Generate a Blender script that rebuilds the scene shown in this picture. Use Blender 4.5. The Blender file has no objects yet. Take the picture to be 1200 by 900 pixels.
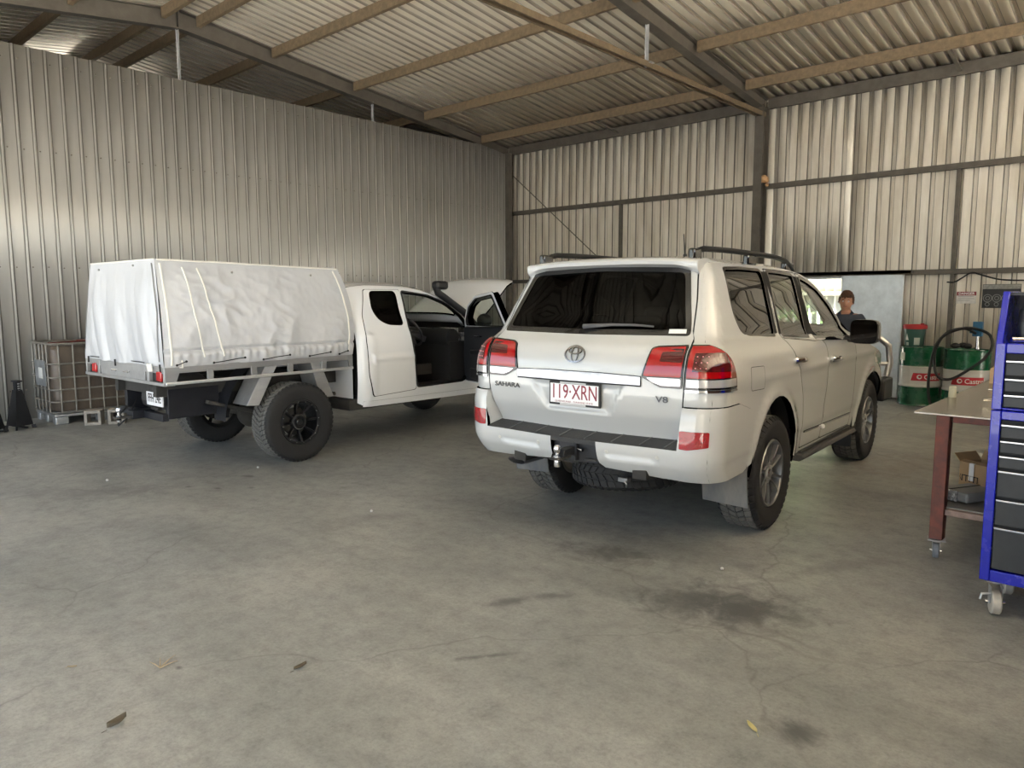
import bpy, bmesh, math, random
from mathutils import Vector, Matrix, noise
from mathutils.geometry import delaunay_2d_cdt
random.seed(7)
PI = math.pi
COL = bpy.context.scene.collection
R = math.radians

# ------------------------------------------------------------------ materials
def _inp(b, n, v):
    if n in b.inputs: b.inputs[n].default_value = v
MC = {}
def mat(name, col, rough=.5, metal=0., var=0., vscale=6., bump=0., bscale=30., coat=0., stretch=None, col2=None, alpha=None, emit=None, spec=None, thr=None):
    """procedural principled material: base colour varied by noise, optional bump"""
    if name in MC: return MC[name]
    m = bpy.data.materials.new(name); m.use_nodes = True; nt = m.node_tree; N = nt.nodes; L = nt.links
    b = N['Principled BSDF']
    c = (*col, 1)
    _inp(b, 'Base Color', c); _inp(b, 'Roughness', rough); _inp(b, 'Metallic', metal)
    if coat: _inp(b, 'Coat Weight', coat); _inp(b, 'Coat Roughness', .04)
    if spec is not None: _inp(b, 'Specular IOR Level', spec)
    if emit: _inp(b, 'Emission Color', (*emit[0], 1)); _inp(b, 'Emission Strength', emit[1])
    tc = N.new('ShaderNodeTexCoord'); mp = N.new('ShaderNodeMapping'); L.new(tc.outputs['Object'], mp.inputs['Vector'])
    if stretch: mp.inputs['Scale'].default_value = stretch
    nz = N.new('ShaderNodeTexNoise'); nz.inputs['Scale'].default_value = vscale; nz.inputs['Detail'].default_value = 6
    nz.inputs['Roughness'].default_value = .62
    L.new(mp.outputs[0], nz.inputs['Vector'])
    if var or col2:
        rp = N.new('ShaderNodeValToRGB')
        a = col2 if col2 else tuple(x * (1 - var) for x in col)
        lo, hi = thr if thr else (.3, .7)
        rp.color_ramp.elements[0].position = lo; rp.color_ramp.elements[1].position = hi
        rp.color_ramp.elements[0].color = (*a, 1)
        rp.color_ramp.elements[1].color = (*(tuple(min(1, x * (1 + var * .6)) for x in col)), 1)
        L.new(nz.outputs['Fac'], rp.inputs[0]); L.new(rp.outputs[0], b.inputs['Base Color'])
        mr = N.new('ShaderNodeMapRange'); mr.inputs['To Min'].default_value = max(0, rough - .06); mr.inputs['To Max'].default_value = min(1, rough + .08)
        L.new(nz.outputs['Fac'], mr.inputs['Value']); L.new(mr.outputs[0], b.inputs['Roughness'])
    if bump:
        n2 = N.new('ShaderNodeTexNoise'); n2.inputs['Scale'].default_value = bscale; n2.inputs['Detail'].default_value = 4
        L.new(mp.outputs[0], n2.inputs['Vector'])
        bp = N.new('ShaderNodeBump'); bp.inputs['Strength'].default_value = bump; bp.inputs['Distance'].default_value = .01
        L.new(n2.outputs['Fac'], bp.inputs['Height']); L.new(bp.outputs[0], b.inputs['Normal'])
    MC[name] = m
    return m

def glass(name, tint, rough=.0, k=1.15):
    """thin pane: tinted see-through mixed with a mirror by fresnel"""
    m = bpy.data.materials.new(name); m.use_nodes = True; nt = m.node_tree; N = nt.nodes; L = nt.links
    N.remove(N['Principled BSDF']); out = N['Material Output']
    t = N.new('ShaderNodeBsdfTransparent'); t.inputs[0].default_value = (*tint, 1)
    g = N.new('ShaderNodeBsdfGlossy'); g.inputs['Color'].default_value = (1, 1, 1, 1); g.inputs['Roughness'].default_value = rough
    f = N.new('ShaderNodeFresnel'); ge = N.new('ShaderNodeNewGeometry')
    io = N.new('ShaderNodeMath'); io.operation = 'MULTIPLY_ADD'; io.inputs[1].default_value = 1 / 1.52 - 1.52; io.inputs[2].default_value = 1.52   # same mirror strength from inside and outside
    L.new(ge.outputs['Backfacing'], io.inputs[0]); L.new(io.outputs[0], f.inputs[0])
    mm = N.new('ShaderNodeMath'); mm.operation = 'MULTIPLY_ADD'; mm.inputs[1].default_value = k; mm.inputs[2].default_value = .0
    L.new(f.outputs[0], mm.inputs[0])
    x = N.new('ShaderNodeMixShader'); L.new(mm.outputs[0], x.inputs[0]); L.new(t.outputs[0], x.inputs[1]); L.new(g.outputs[0], x.inputs[2])
    L.new(x.outputs[0], out.inputs[0])
    MC[name] = m
    return m

# ------------------------------------------------------------------ mesh building
class MB:
    def __init__(s): s.v = []; s.f = []; s.n = []; s.mi = []; s.cn = False
    def add(s, vs, fs, ns=None, mi=0):
        k = len(s.v); s.v += [Vector(q) for q in vs]
        s.n += ([Vector(q) for q in ns] if ns else [None] * len(vs))
        if ns: s.cn = True
        s.f += [tuple(i + k for i in f) for f in fs]; s.mi += [mi] * len(fs)
        return s
    def box(s, a, b, mi=0, M=None):
        x0, y0, z0 = (min(p, q) for p, q in zip(a, b)); x1, y1, z1 = (max(p, q) for p, q in zip(a, b))
        vs = [(x0,y0,z0),(x1,y0,z0),(x1,y1,z0),(x0,y1,z0),(x0,y0,z1),(x1,y0,z1),(x1,y1,z1),(x0,y1,z1)]
        if M: vs = [M @ Vector(q) for q in vs]
        return s.add(vs, [(0,3,2,1),(4,5,6,7),(0,1,5,4),(1,2,6,5),(2,3,7,6),(3,0,4,7)], mi=mi)
    def bar(s, p, q, w, h, mi=0, up=(0, 0, 1)):
        """box section between two points"""
        p = Vector(p); q = Vector(q); d = (q - p).normalized(); u = Vector(up)
        if abs(d.dot(u)) > .98: u = Vector((0, 1, 0))
        r = d.cross(u).normalized(); u = r.cross(d)
        vs = [e + r * a * w / 2 + u * b * h / 2 for e in (p, q) for a, b in ((-1,-1),(1,-1),(1,1),(-1,1))]
        return s.add(vs, [(0,1,2,3),(7,6,5,4),(0,4,5,1),(1,5,6,2),(2,6,7,3),(3,7,4,0)], mi=mi)
    def tube(s, pts, r, n=10, mi=0, cap=True, closed=False):
        pts = [Vector(p) for p in pts]; rs = r if isinstance(r, (list, tuple)) else [r] * len(pts)
        k = len(s.v); vs = []; m = len(pts); prev = None
        for i, p in enumerate(pts):
            if closed: d = pts[(i + 1) % m] - pts[i - 1]
            else: d = pts[min(i + 1, m - 1)] - pts[max(i - 1, 0)]
            d.normalize()
            if prev is None:
                a = Vector((0, 0, 1)) if abs(d.z) < .9 else Vector((1, 0, 0))
                x = d.cross(a).normalized()
            else: x = (prev - d * prev.dot(d)).normalized()
            prev = x; y = d.cross(x)
            vs += [p + (x * math.cos(t) + y * math.sin(t)) * rs[i] for t in [2 * PI * j / n for j in range(n)]]
        fs = []
        for i in range(m if closed else m - 1):
            j0 = i * n; j1 = ((i + 1) % m) * n
            for j in range(n): fs.append((j0 + j, j0 + (j + 1) % n, j1 + (j + 1) % n, j1 + j))
        if cap and not closed: fs += [tuple(range(n))[::-1], tuple((m - 1) * n + j for j in range(n))]
        return s.add(vs, fs, mi=mi)
    def lathe(s, prof, n=32, M=None, mi=0, closed=False):
        """prof: (radius, height) about local z"""
        vs = []; m = len(prof)
        for rr, h in prof:
            for j in range(n):
                t = 2 * PI * j / n; vs.append(Vector((rr * math.cos(t), rr * math.sin(t), h)))
        fs = []
        for i in range(m if closed else m - 1):
            a = i * n; b = ((i + 1) % m) * n
            for j in range(n): fs.append((a + j, a + (j + 1) % n, b + (j + 1) % n, b + j))
        if not closed:
            if prof[0][0] > 1e-5: fs.append(tuple(range(n))[::-1])
            if prof[-1][0] > 1e-5: fs.append(tuple((m - 1) * n + j for j in range(n)))
        if M: vs = [M @ q for q in vs]
        return s.add(vs, fs, mi=mi)
    def prism(s, poly, M, t, mi=0):
        """polygon in local xy, extruded 0..t along local z of M"""
        n = len(poly); vs = [M @ Vector((x, y, 0)) for x, y in poly] + [M @ Vector((x, y, t)) for x, y in poly]
        return s.add(vs, [tuple(range(n))[::-1], tuple(range(n, 2 * n))] + [(i, (i + 1) % n, n + (i + 1) % n, n + i) for i in range(n)], mi=mi)
    def grid(s, fn, nu, nv, mi=0, flip=False):
        vs = [fn(i / nu, j / nv) for i in range(nu + 1) for j in range(nv + 1)]
        fs = []
        for i in range(nu):
            for j in range(nv):
                a = i * (nv + 1) + j; q = (a, a + nv + 1, a + nv + 2, a + 1)
                fs.append(q[::-1] if flip else q)
        return s.add(vs, fs, mi=mi)
    def ball(s, c, r, n=12, sc=(1, 1, 1), mi=0):
        c = Vector(c); prof = [(math.sin(PI * i / n) * r, -math.cos(PI * i / n) * r) for i in range(n + 1)]
        return s.lathe([(max(a, 0.), b) for a, b in prof], n=max(n, 10), M=Matrix.Translation(c) @ Matrix.Diagonal((*sc, 1)), mi=mi)
    def build(s, name, ms, parent=None, smooth=30, bevel=0, recalc=True, weld=0):
        me = bpy.data.meshes.new(name); me.from_pydata([tuple(v) for v in s.v], [], s.f)
        if not isinstance(ms, (list, tuple)): ms = [ms]
        for m in ms: me.materials.append(m)
        for p, i in zip(me.polygons, s.mi): p.material_index = i
        if recalc and not s.cn:
            bm = bmesh.new(); bm.from_mesh(me)
            if weld: bmesh.ops.remove_doubles(bm, verts=bm.verts, dist=weld)
            bmesh.ops.recalc_face_normals(bm, faces=bm.faces); bm.to_mesh(me); bm.free()
        me.polygons.foreach_set('use_smooth', [True] * len(me.polygons))
        if s.cn:
            fn = []
            for i, n in enumerate(s.n): fn.append(tuple(n) if n is not None else tuple(me.vertices[i].normal))
            me.normals_split_custom_set_from_vertices(fn)
        else: me.set_sharp_from_angle(angle=R(smooth))
        me.update()
        o = bpy.data.objects.new(name, me); COL.objects.link(o)
        if parent: o.parent = parent
        if bevel:
            b = o.modifiers.new('bevel', 'BEVEL'); b.width = bevel; b.segments = 2; b.limit_method = 'ANGLE'; b.harden_normals = False
        return o

def tag(o, label, cat, group=None, kind=None):
    if label: o['label'] = label
    if cat: o['category'] = cat
    if group: o['group'] = group
    if kind: o['kind'] = kind
    return o
def struct(o): o['kind'] = 'structure'; return o
def thing(name, label, cat, loc=(0, 0, 0), rz=0, group=None):
    o = bpy.data.objects.new(name, None); COL.objects.link(o); o.empty_display_size = .1
    o.location = loc; o.rotation_euler = (0, 0, rz)
    return tag(o, label, cat, group)
def copy_tree(o, parent=None):
    c = o.copy(); COL.objects.link(c)
    if parent is not None: c.parent = parent
    for ch in [q for q in o.children]: copy_tree(ch, c)
    return c
def T(x, y, z): return Matrix.Translation((x, y, z))
def RX(a): return Matrix.Rotation(a, 4, 'X')
def RY(a): return Matrix.Rotation(a, 4, 'Y')
def RZ(a): return Matrix.Rotation(a, 4, 'Z')
def SC(x, y, z): return Matrix.Diagonal((x, y, z, 1))

def text(name, body, size, M, m, parent=None, ext=.002, sx=1., align='CENTER', bold=0.):
    cu = bpy.data.curves.new(name, 'FONT'); cu.body = body; cu.size = size; cu.extrude = ext; cu.offset = bold
    cu.align_x = align; cu.align_y = 'CENTER'; cu.resolution_u = 3
    to = bpy.data.objects.new('tmp', cu); COL.objects.link(to)
    dg = bpy.context.evaluated_depsgraph_get(); me = bpy.data.meshes.new_from_object(to.evaluated_get(dg))
    bpy.data.objects.remove(to); bpy.data.curves.remove(cu)
    me.transform(M @ SC(sx, 1, 1)); me.materials.clear(); me.materials.append(m); me.name = name
    o = bpy.data.objects.new(name, me); COL.objects.link(o)
    if parent: o.parent = parent
    return o

def spl(tab):
    """monotone cubic through (x, y) pairs"""
    xs = [a for a, _ in tab]; ys = [b for _, b in tab]; n = len(xs)
    d = [(ys[i + 1] - ys[i]) / (xs[i + 1] - xs[i]) for i in range(n - 1)]
    m = [d[0]] + [0 if d[i - 1] * d[i] <= 0 else 2 * d[i - 1] * d[i] / (d[i - 1] + d[i]) for i in range(1, n - 1)] + [d[-1]]
    def f(x):
        if x <= xs[0]: return ys[0] + m[0] * (x - xs[0])
        if x >= xs[-1]: return ys[-1] + m[-1] * (x - xs[-1])
        lo = 0
        while x > xs[lo + 1]: lo += 1
        h = xs[lo + 1] - xs[lo]; t = (x - xs[lo]) / h
        return ((2*t**3 - 3*t*t + 1) * ys[lo] + (t**3 - 2*t*t + t) * h * m[lo] + (-2*t**3 + 3*t*t) * ys[lo + 1] + (t**3 - t*t) * h * m[lo + 1])
    return f

def inside(p, poly):
    x, y = p; c = False; n = len(poly)
    for i in range(n):
        x1, y1 = poly[i]; x2, y2 = poly[i - 1]
        if (y1 > y) != (y2 > y) and x < (x2 - x1) * (y - y1) / (y2 - y1) + x1: c = not c
    return c
def resamp(poly, sp):
    out = []; n = len(poly)
    for i in range(n):
        a = Vector(poly[i]); b = Vector(poly[(i + 1) % n]); k = max(1, int(math.ceil((b - a).length / sp)))
        out += [tuple(a + (b - a) * j / k) for j in range(k)]
    return out
def offset_poly(poly, d):
    """shrink (d>0) a polygon by moving vertices along the mean inward normal"""
    n = len(poly); A = sum(poly[i - 1][0] * poly[i][1] - poly[i][0] * poly[i - 1][1] for i in range(n))
    sg = 1 if A > 0 else -1; out = []
    for i in range(n):
        p0, p, p1 = Vector(poly[i - 1]), Vector(poly[i]), Vector(poly[(i + 1) % n])
        a = (p - p0); b = (p1 - p)
        if a.length < 1e-9 or b.length < 1e-9: out.append(tuple(p)); continue
        a.normalize(); b.normalize()
        na = Vector((-a.y, a.x)) * sg; nb = Vector((-b.y, b.x)) * sg; m = na + nb
        if m.length < 1e-6: m = na
        m.normalize(); out.append(tuple(p + m * d / max(.5, m.dot(na))))
    return out
def smooth_poly(poly, r=.03, seg=4):
    """round the corners"""
    out = []; n = len(poly)
    for i in range(n):
        p0, p, p1 = Vector(poly[i - 1]), Vector(poly[i]), Vector(poly[(i + 1) % n])
        a = min(r, (p0 - p).length * .45); b = min(r, (p1 - p).length * .45)
        s = p + (p0 - p).normalized() * a; e = p + (p1 - p).normalized() * b
        for j in range(seg + 1):
            t = j / seg; out.append(tuple(s * (1 - t) ** 2 + p * 2 * t * (1 - t) + e * t * t))
    return out

class Surf:
    """parametric surface p(a,b); ref = rough outward direction; mir mirrors x"""
    def __init__(s, fn, ref, mir=False): s.fn = fn; s.ref = Vector(ref); s.mir = mir
    def raw(s, a, b): return Vector(s.fn(a, b))
    def nrm(s, a, b):
        e = .004
        n = (s.raw(a + e, b) - s.raw(a - e, b)).cross(s.raw(a, b + e) - s.raw(a, b - e))
        if n.length < 1e-12: n = s.ref.copy()
        n.normalize()
        return n if n.dot(s.ref) > 0 else -n
    def at(s, a, b, off=0):
        n = s.nrm(a, b); p = s.raw(a, b) + n * off
        if s.mir: p.x = -p.x; n = Vector((-n.x, n.y, n.z))
        return p, n
def patch(mb, S, outer, holes=(), off=0., thick=.004, sp=.05, mi=0, walls=True, esp=None):
    """cover polygon (minus holes) of surface S with a smooth sheet whose rims turn inward by thick"""
    esp = esp or sp
    loops = [resamp(outer, esp)] + [resamp(h, esp) for h in holes]
    vs = []; es = []
    for lp in loops:
        k = len(vs); vs += [Vector(p) for p in lp]; es += [(k + i, k + (i + 1) % len(lp)) for i in range(len(lp))]
    nb = len(vs)
    x0 = min(v.x for v in vs); x1 = max(v.x for v in vs); y0 = min(v.y for v in vs); y1 = max(v.y for v in vs)
    cell = {}
    for v in vs: cell.setdefault((int(v.x // sp), int(v.y // sp)), []).append(v.copy())
    def near(p):
        cx, cy = int(p[0] // sp), int(p[1] // sp)
        for i in (-1, 0, 1):
            for j in (-1, 0, 1):
                for q in cell.get((cx + i, cy + j), ()):
                    if (q.x - p[0]) ** 2 + (q.y - p[1]) ** 2 < (.45 * sp) ** 2: return True
        return False
    gx = math.floor(x0 / sp); 
    for i in range(gx, int(x1 / sp) + 2):
        for j in range(math.floor(y0 / sp), int(y1 / sp) + 2):
            p = (i * sp, j * sp)
            if x0 < p[0] < x1 and y0 < p[1] < y1 and inside(p, loops[0]) and not any(inside(p, h) for h in loops[1:]) and not near(p): vs.append(Vector(p))
    V, E_, F, *_ = delaunay_2d_cdt(vs, es, [], 0, 1e-6)
    fs = []
    P = [S.at(v.x, v.y, off) for v in V]
    for f in F:
        c = (sum(V[i].x for i in f) / 3, sum(V[i].y for i in f) / 3)
        if not inside(c, loops[0]) or any(inside(c, h) for h in loops[1:]): continue
        n = (P[f[1]][0] - P[f[0]][0]).cross(P[f[2]][0] - P[f[0]][0])
        fs.append(tuple(f) if n.dot(P[f[0]][1]) > 0 else tuple(f)[::-1])
    mb.add([p for p, _ in P], fs, [n for _, n in P], mi)
    if walls and thick:
        for lp in loops:
            m = len(lp); top = [S.at(a, b, off) for a, b in lp]
            for i in range(m):
                p, n = top[i]; q, n2 = top[(i + 1) % m]
                w = (q - p).cross(n)
                if w.length < 1e-9: continue
                w.normalize()
                mb.add([p, q, q - n2 * thick, p - n * thick], [(0, 1, 2, 3)], [w] * 4, mi)
    return mb
# ------------------------------------------------------------------ the shed
def sheet_metal(name, col, col2, rough=.42, metal=.35, streak=(.6, .6, .12), sc=3., rib_shade=None):
    m = mat(name, col, rough, metal, var=.12, vscale=sc, stretch=streak, col2=col2)
    if rib_shade:      # dark lines painted along both rib edges, standing in for their shade
        half, wd, amt, ax = rib_shade; nt = m.node_tree; N = nt.nodes; L = nt.links; b = N['Principled BSDF']
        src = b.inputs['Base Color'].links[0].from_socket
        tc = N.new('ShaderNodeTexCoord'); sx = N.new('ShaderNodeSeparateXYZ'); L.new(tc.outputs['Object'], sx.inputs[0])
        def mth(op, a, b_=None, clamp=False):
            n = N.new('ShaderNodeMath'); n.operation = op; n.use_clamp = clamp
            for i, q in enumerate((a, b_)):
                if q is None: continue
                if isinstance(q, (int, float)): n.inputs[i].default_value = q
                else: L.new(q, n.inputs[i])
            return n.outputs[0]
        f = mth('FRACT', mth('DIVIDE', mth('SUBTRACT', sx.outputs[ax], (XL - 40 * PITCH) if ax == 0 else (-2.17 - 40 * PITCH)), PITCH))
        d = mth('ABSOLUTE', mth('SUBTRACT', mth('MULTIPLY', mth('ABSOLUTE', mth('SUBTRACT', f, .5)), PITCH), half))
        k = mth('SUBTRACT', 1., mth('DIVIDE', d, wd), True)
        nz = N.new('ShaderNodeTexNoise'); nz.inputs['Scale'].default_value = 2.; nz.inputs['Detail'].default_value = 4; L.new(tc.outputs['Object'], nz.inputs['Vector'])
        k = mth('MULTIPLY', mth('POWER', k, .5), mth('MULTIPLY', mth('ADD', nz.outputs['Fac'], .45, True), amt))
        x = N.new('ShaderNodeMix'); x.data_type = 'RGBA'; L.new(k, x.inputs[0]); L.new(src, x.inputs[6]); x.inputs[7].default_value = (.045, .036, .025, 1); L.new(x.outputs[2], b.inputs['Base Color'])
    return m
PITCH = .1903; XL = -11.68
M_wallL = sheet_metal('dusty_cream_sheet', (.47, .46, .435), (.41, .40, .375), .38, .4, rib_shade=(.0215, .008, .85, 1))
M_wallB = sheet_metal('stained_zinc_sheet', (.80, .755, .67), (.60, .54, .44), .45, .25, (2.2, 2.2, .35), 2.2, rib_shade=(.0315, .0075, .95, 0))
M_roof = sheet_metal('roof_underside_zinc', (.86, .80, .67), (.72, .65, .53), .30, .25, (.6, .15, .6), 3., rib_shade=(.030, .009, .75, 0))
M_steel = mat('grey_painted_steel', (.125, .11, .09), .55, .3, var=.25, vscale=7, bump=.1)
M_purlin = mat('brown_purlin_steel', (.225, .165, .10), .6, .15, var=.30, vscale=14, bump=.15)
M_gal = mat('galvanised_steel', (.50, .51, .52), .42, .65, var=.22, vscale=9)

PITCH = .1903
XL, XR, YB, YF = -11.68, 6.4, 12.94, -2.25
RIDGE = 5.35; EZ = 5.07; SL = .130
def roof_z(y): return EZ + SL * ((YB - y) if y >= RIDGE else (YB - 2 * RIDGE + y))

def rib_profile(L0, L1, h, rib=.030, base=.052, start=0.):
    """(along, height) points of a trapezoid-rib sheet"""
    out = [(L0, 0)]; x = L0 + start
    while x < L1 - PITCH:
        c = x + PITCH * .5
        out += [(c - base / 2, 0), (c - rib / 2, h), (c + rib / 2, h), (c + base / 2, 0)]
        x += PITCH
    out.append((L1, 0)); return out
def sheet(name, prof, fn, m, levels=(0, 1), t=.004):
    """fn(along, height, level) -> point; flat shaded folded sheet"""
    mb = MB(); nl = len(levels)
    vs = [fn(a, h, l) for a, h in prof for l in levels]
    fs = [(i * nl + j, (i + 1) * nl + j, (i + 1) * nl + j + 1, i * nl + j + 1) for i in range(len(prof) - 1) for j in range(nl - 1)]
    mb.add(vs, fs)
    o = mb.build(name, m, smooth=5, recalc=False)
    s = o.modifiers.new('thickness', 'SOLIDIFY'); s.thickness = t; s.offset = 0
    return o

# left partition: ribs stand towards the room; its top follows the rafter near the corner
def wl_top(y): return 4.98 if y < 11.8 else 4.98 - .12 * (y - 11.8)
def fL(a, h, l): return (XL + h, a, l * wl_top(a))
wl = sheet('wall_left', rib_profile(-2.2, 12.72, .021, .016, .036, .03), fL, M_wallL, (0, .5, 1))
struct(wl)
mb = MB()   # rows of screws on the partition, one to each rib
for z in (4.80, 3.64, 2.07, .40):
    y = -2.17 + PITCH * .5
    while y < 12.6:
        mb.lathe([(.0, .010), (.010, .008), (.011, 0)], 6, T(XL + .002, y + .055, z + random.uniform(-.008, .008)) @ RY(PI / 2)); y += PITCH
o = mb.build('wall_left_screws', mat('screw_head', (.20, .18, .15), .5, .5), parent=wl); tag(o, None, None, kind='structure')

# back wall: ribs fold outwards, seen as recesses; a doorway between X -5.5 and -4.2
def wall_back_piece(x0, x1, z0, z1, k):
    # keep rib phase over the whole wall
    n0 = math.ceil((x0 - XL) / PITCH); 
    pr = [(x0, 0)]; i = n0
    while XL + (i + .5) * PITCH + .03 < x1:
        c = XL + (i + .5) * PITCH
        if c - .027 > x0: pr += [(c - .033, 0), (c - .024, .032), (c + .024, .032), (c + .033, 0)]
        i += 1
    pr.append((x1, 0))
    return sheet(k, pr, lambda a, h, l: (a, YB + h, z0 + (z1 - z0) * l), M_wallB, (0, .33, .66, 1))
DX0, DX1, DZ = -5.52, -4.22, 2.02
wb = wall_back_piece(XL - 6, DX0, 0, 5.05, 'wall_back'); struct(wb)
struct(wall_back_piece(DX0, DX1, DZ, 5.05, 'wall_back_over_door'))
struct(wall_back_piece(DX1, XR, 0, 5.05, 'wall_back_right'))
# right and outer walls (outside the frame, they shape the light)
struct(wall_back_piece(XL - 6, XR, 5.05, 5.10, 'trim_2'))
def fR(a, h, l): return (XR + h, a, l * 5.4)
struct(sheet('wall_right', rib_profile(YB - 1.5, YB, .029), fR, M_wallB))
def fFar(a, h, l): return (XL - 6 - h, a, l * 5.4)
struct(sheet('wall_far_left', rib_profile(YF, YB, .029), fFar, mat('dark_bay_sheet', (.06, .07, .06), .6)))  # coloured dark so the bay beyond the partition looks unlit
def fFr(a, h, l): return (a, YF - h, l * 5.2)
struct(sheet('wall_front', rib_profile(XL - 6, XL - .02, .029), fFr, M_wallB))

def fHd(a, h, l): return (a, YF - h, 3.5 + l * 1.7)
struct(sheet('added_front_header', rib_profile(XL, XR, .029), fHd, M_wallB))  # unseen header, added to cut the sky light from the front
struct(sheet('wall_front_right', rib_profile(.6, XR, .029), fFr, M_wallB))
# foam closer strip under the roof ribs
mb = MB(); mb.box((XL - 6, YB + .034, 4.95), (XR, YB + .046, 5.118)); struct(mb.build('trim_3', M_steel))
# ceiling: the underside of the two roof slopes
def cz(y, h): return roof_z(y) + .004 + h
pr = rib_profile(XL - 32 * PITCH, XR + .2, .036, .044, .060)
ce = MB()
ys = [YB + .06, 9., RIDGE, 1.5, YF - .35]
vs = [(a, y, cz(min(y, YB), h)) for a, h in pr for y in ys]; nl = len(ys)
ce.add(vs, [(i * nl + j, i * nl + j + 1, (i + 1) * nl + j + 1, (i + 1) * nl + j) for i in range(len(pr) - 1) for j in range(nl - 1)])
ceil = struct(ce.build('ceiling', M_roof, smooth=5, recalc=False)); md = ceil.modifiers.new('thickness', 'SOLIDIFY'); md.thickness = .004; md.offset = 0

# steel frames -----------------------------------------------------------
def ibeam(mb, p, q, w, h, up, tf=.012, tw=.008):
    p = Vector(p); q = Vector(q); d = (q - p).normalized(); u = Vector(up); r = d.cross(u).normalized(); u = r.cross(d)
    mb.bar(p + u * (h / 2 - tf / 2), q + u * (h / 2 - tf / 2), w, tf, up=up)
    mb.bar(p - u * (h / 2 - tf / 2), q - u * (h / 2 - tf / 2), w, tf, up=up)
    mb.bar(p, q, tw, h - 2 * tf, up=up)
def zb(y): return 4.88 + .118 * (YB - y) if y >= RIDGE else 4.88 + .118 * (YB - 2 * RIDGE + y)
def rafter(x, w=.15):
    mb = MB()
    for y0, y1 in ((YB - .05, RIDGE), (RIDGE, YF + .1)):
        for (ya, yb) in ((y0, (y0 + y1) / 2), ((y0 + y1) / 2, y1)):
            za, zc = zb(ya), zb(yb); ta, tc = roof_z(ya) - .004, roof_z(yb) - .004
            for dx, ww in ((0, .010),):   # web
                mb.add([(x - ww/2, ya, za), (x + ww/2, ya, za), (x + ww/2, ya, ta), (x - ww/2, ya, ta), (x - ww/2, yb, zc), (x + ww/2, yb, zc), (x + ww/2, yb, tc), (x - ww/2, yb, tc)],
                       [(0,1,2,3),(7,6,5,4),(0,4,5,1),(1,5,6,2),(2,6,7,3),(3,7,4,0)])
            mb.bar((x, ya, za + .006), (x, yb, zc + .006), w, .014); mb.bar((x, ya, ta - .007), (x, yb, tc - .007), w, .012)
    # bolted end plates at the ridge
    mb.box((x - w / 2, RIDGE - .012, zb(RIDGE) - .01), (x + w / 2, RIDGE + .012, roof_z(RIDGE) - .02))
    return mb.build('rafter', M_steel)
FR = (-17.6, -11.84, -5.72, .28, 6.28)
for x in FR: struct(rafter(x))
def hpost(x, y, w=.15, h=.24, z=4.95):
    mb = MB(); ibeam(mb, (x, y, 0), (x, y, z), w, h, (0, 1, 0)); mb.box((x - w * .8, y - h * .6, .0), (x + w * .8, y + h * .6, .016))
    return mb.build('steel_post', M_steel)
for x in FR[1:]: struct(hpost(x, YB - .15))
# chords (ties) and hangers of the frames
for x in FR[1:4]:
    mb = MB()
    for dx in (-.045, .045): mb.bar((x + dx, YB - .12, 4.80), (x + dx, -1.9, 4.80), .028, .075)
    struct(mb.build('tie_beam', mat('brown_tie_steel', (.15, .11, .065), .6, .15, var=.3, vscale=14) if x > -7 else M_steel))
    for y in (9.05, RIDGE, 1.65):
        mb = MB(); mb.bar((x - .0, y, 4.78), (x - .0, y, zb(y) + .05), .05, .006, up=(0, 1, 0)); mb.bar((x - .022, y, 4.78), (x - .022, y, zb(y) + .05), .006, .05, up=(0, 1, 0))
        mb.box((x - .09, y - .05, 4.82), (x + .09, y + .05, 4.835))
        struct(mb.build('hanger_strap', M_gal))
# purlins along X, bay by bay, butting the rafters
PY = (11.93, 10.28, 8.55, 6.9, 5.62, 5.08, 3.8, 2.1, .4, -1.2)
bays = [(FR[i] + .08, FR[i + 1] - .08) for i in range(4)]
def cee(mb, p, q, h, w, t=.006, flip=1, tilt=0):
    """C section: web + two flanges"""
    p = Vector(p); q = Vector(q)
    mb.bar(p, q, t, h); o = Vector((0, flip * w / 2, 0))
    mb.bar(p + o + Vector((0, 0, h / 2)), q + o + Vector((0, 0, h / 2)), w, t); mb.bar(p + o - Vector((0, 0, h / 2)), q + o - Vector((0, 0, h / 2)), w, t)
    mb.bar(p + o * 2 - Vector((0, 0, h / 2 - .01)), q + o * 2 - Vector((0, 0, h / 2 - .01)), t, .02)
for x0, x1 in bays:
    for y in PY:
        mb = MB(); zc = roof_z(y) - .086
        cee(mb, (x0, y, zc), (x1, y, zc), .15, .06)
        for s_ in (x0 + .01, x1 - .01): mb.box((s_ - .006, y - .004, zc - .08), (s_ + .006, y + .07, zc + .07))
        struct(mb.build('purlin', M_purlin))
    for y in (YB - .10,):
        mb = MB(); cee(mb, (x0, y, 4.985), (x1, y, 4.985), .17, .06, flip=1); struct(mb.build('eave_purlin', M_steel))
    # bridging between eave purlin and first purlin
    if x0 > -12:
        for k in (.5,):
            mb = MB(); x = x0 + (x1 - x0) * k
            mb.bar((x, YB - .1, 4.96), (x, 11.93, roof_z(11.93) - .1), .05, .03); struct(mb.build('bridging_strap', M_steel))
mb = MB(); cee(mb, (XL, YF + .12, 4.98), (XR, YF + .12, 4.98), .2, .07, flip=-1); struct(mb.build('eave_purlin', M_steel))
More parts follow.
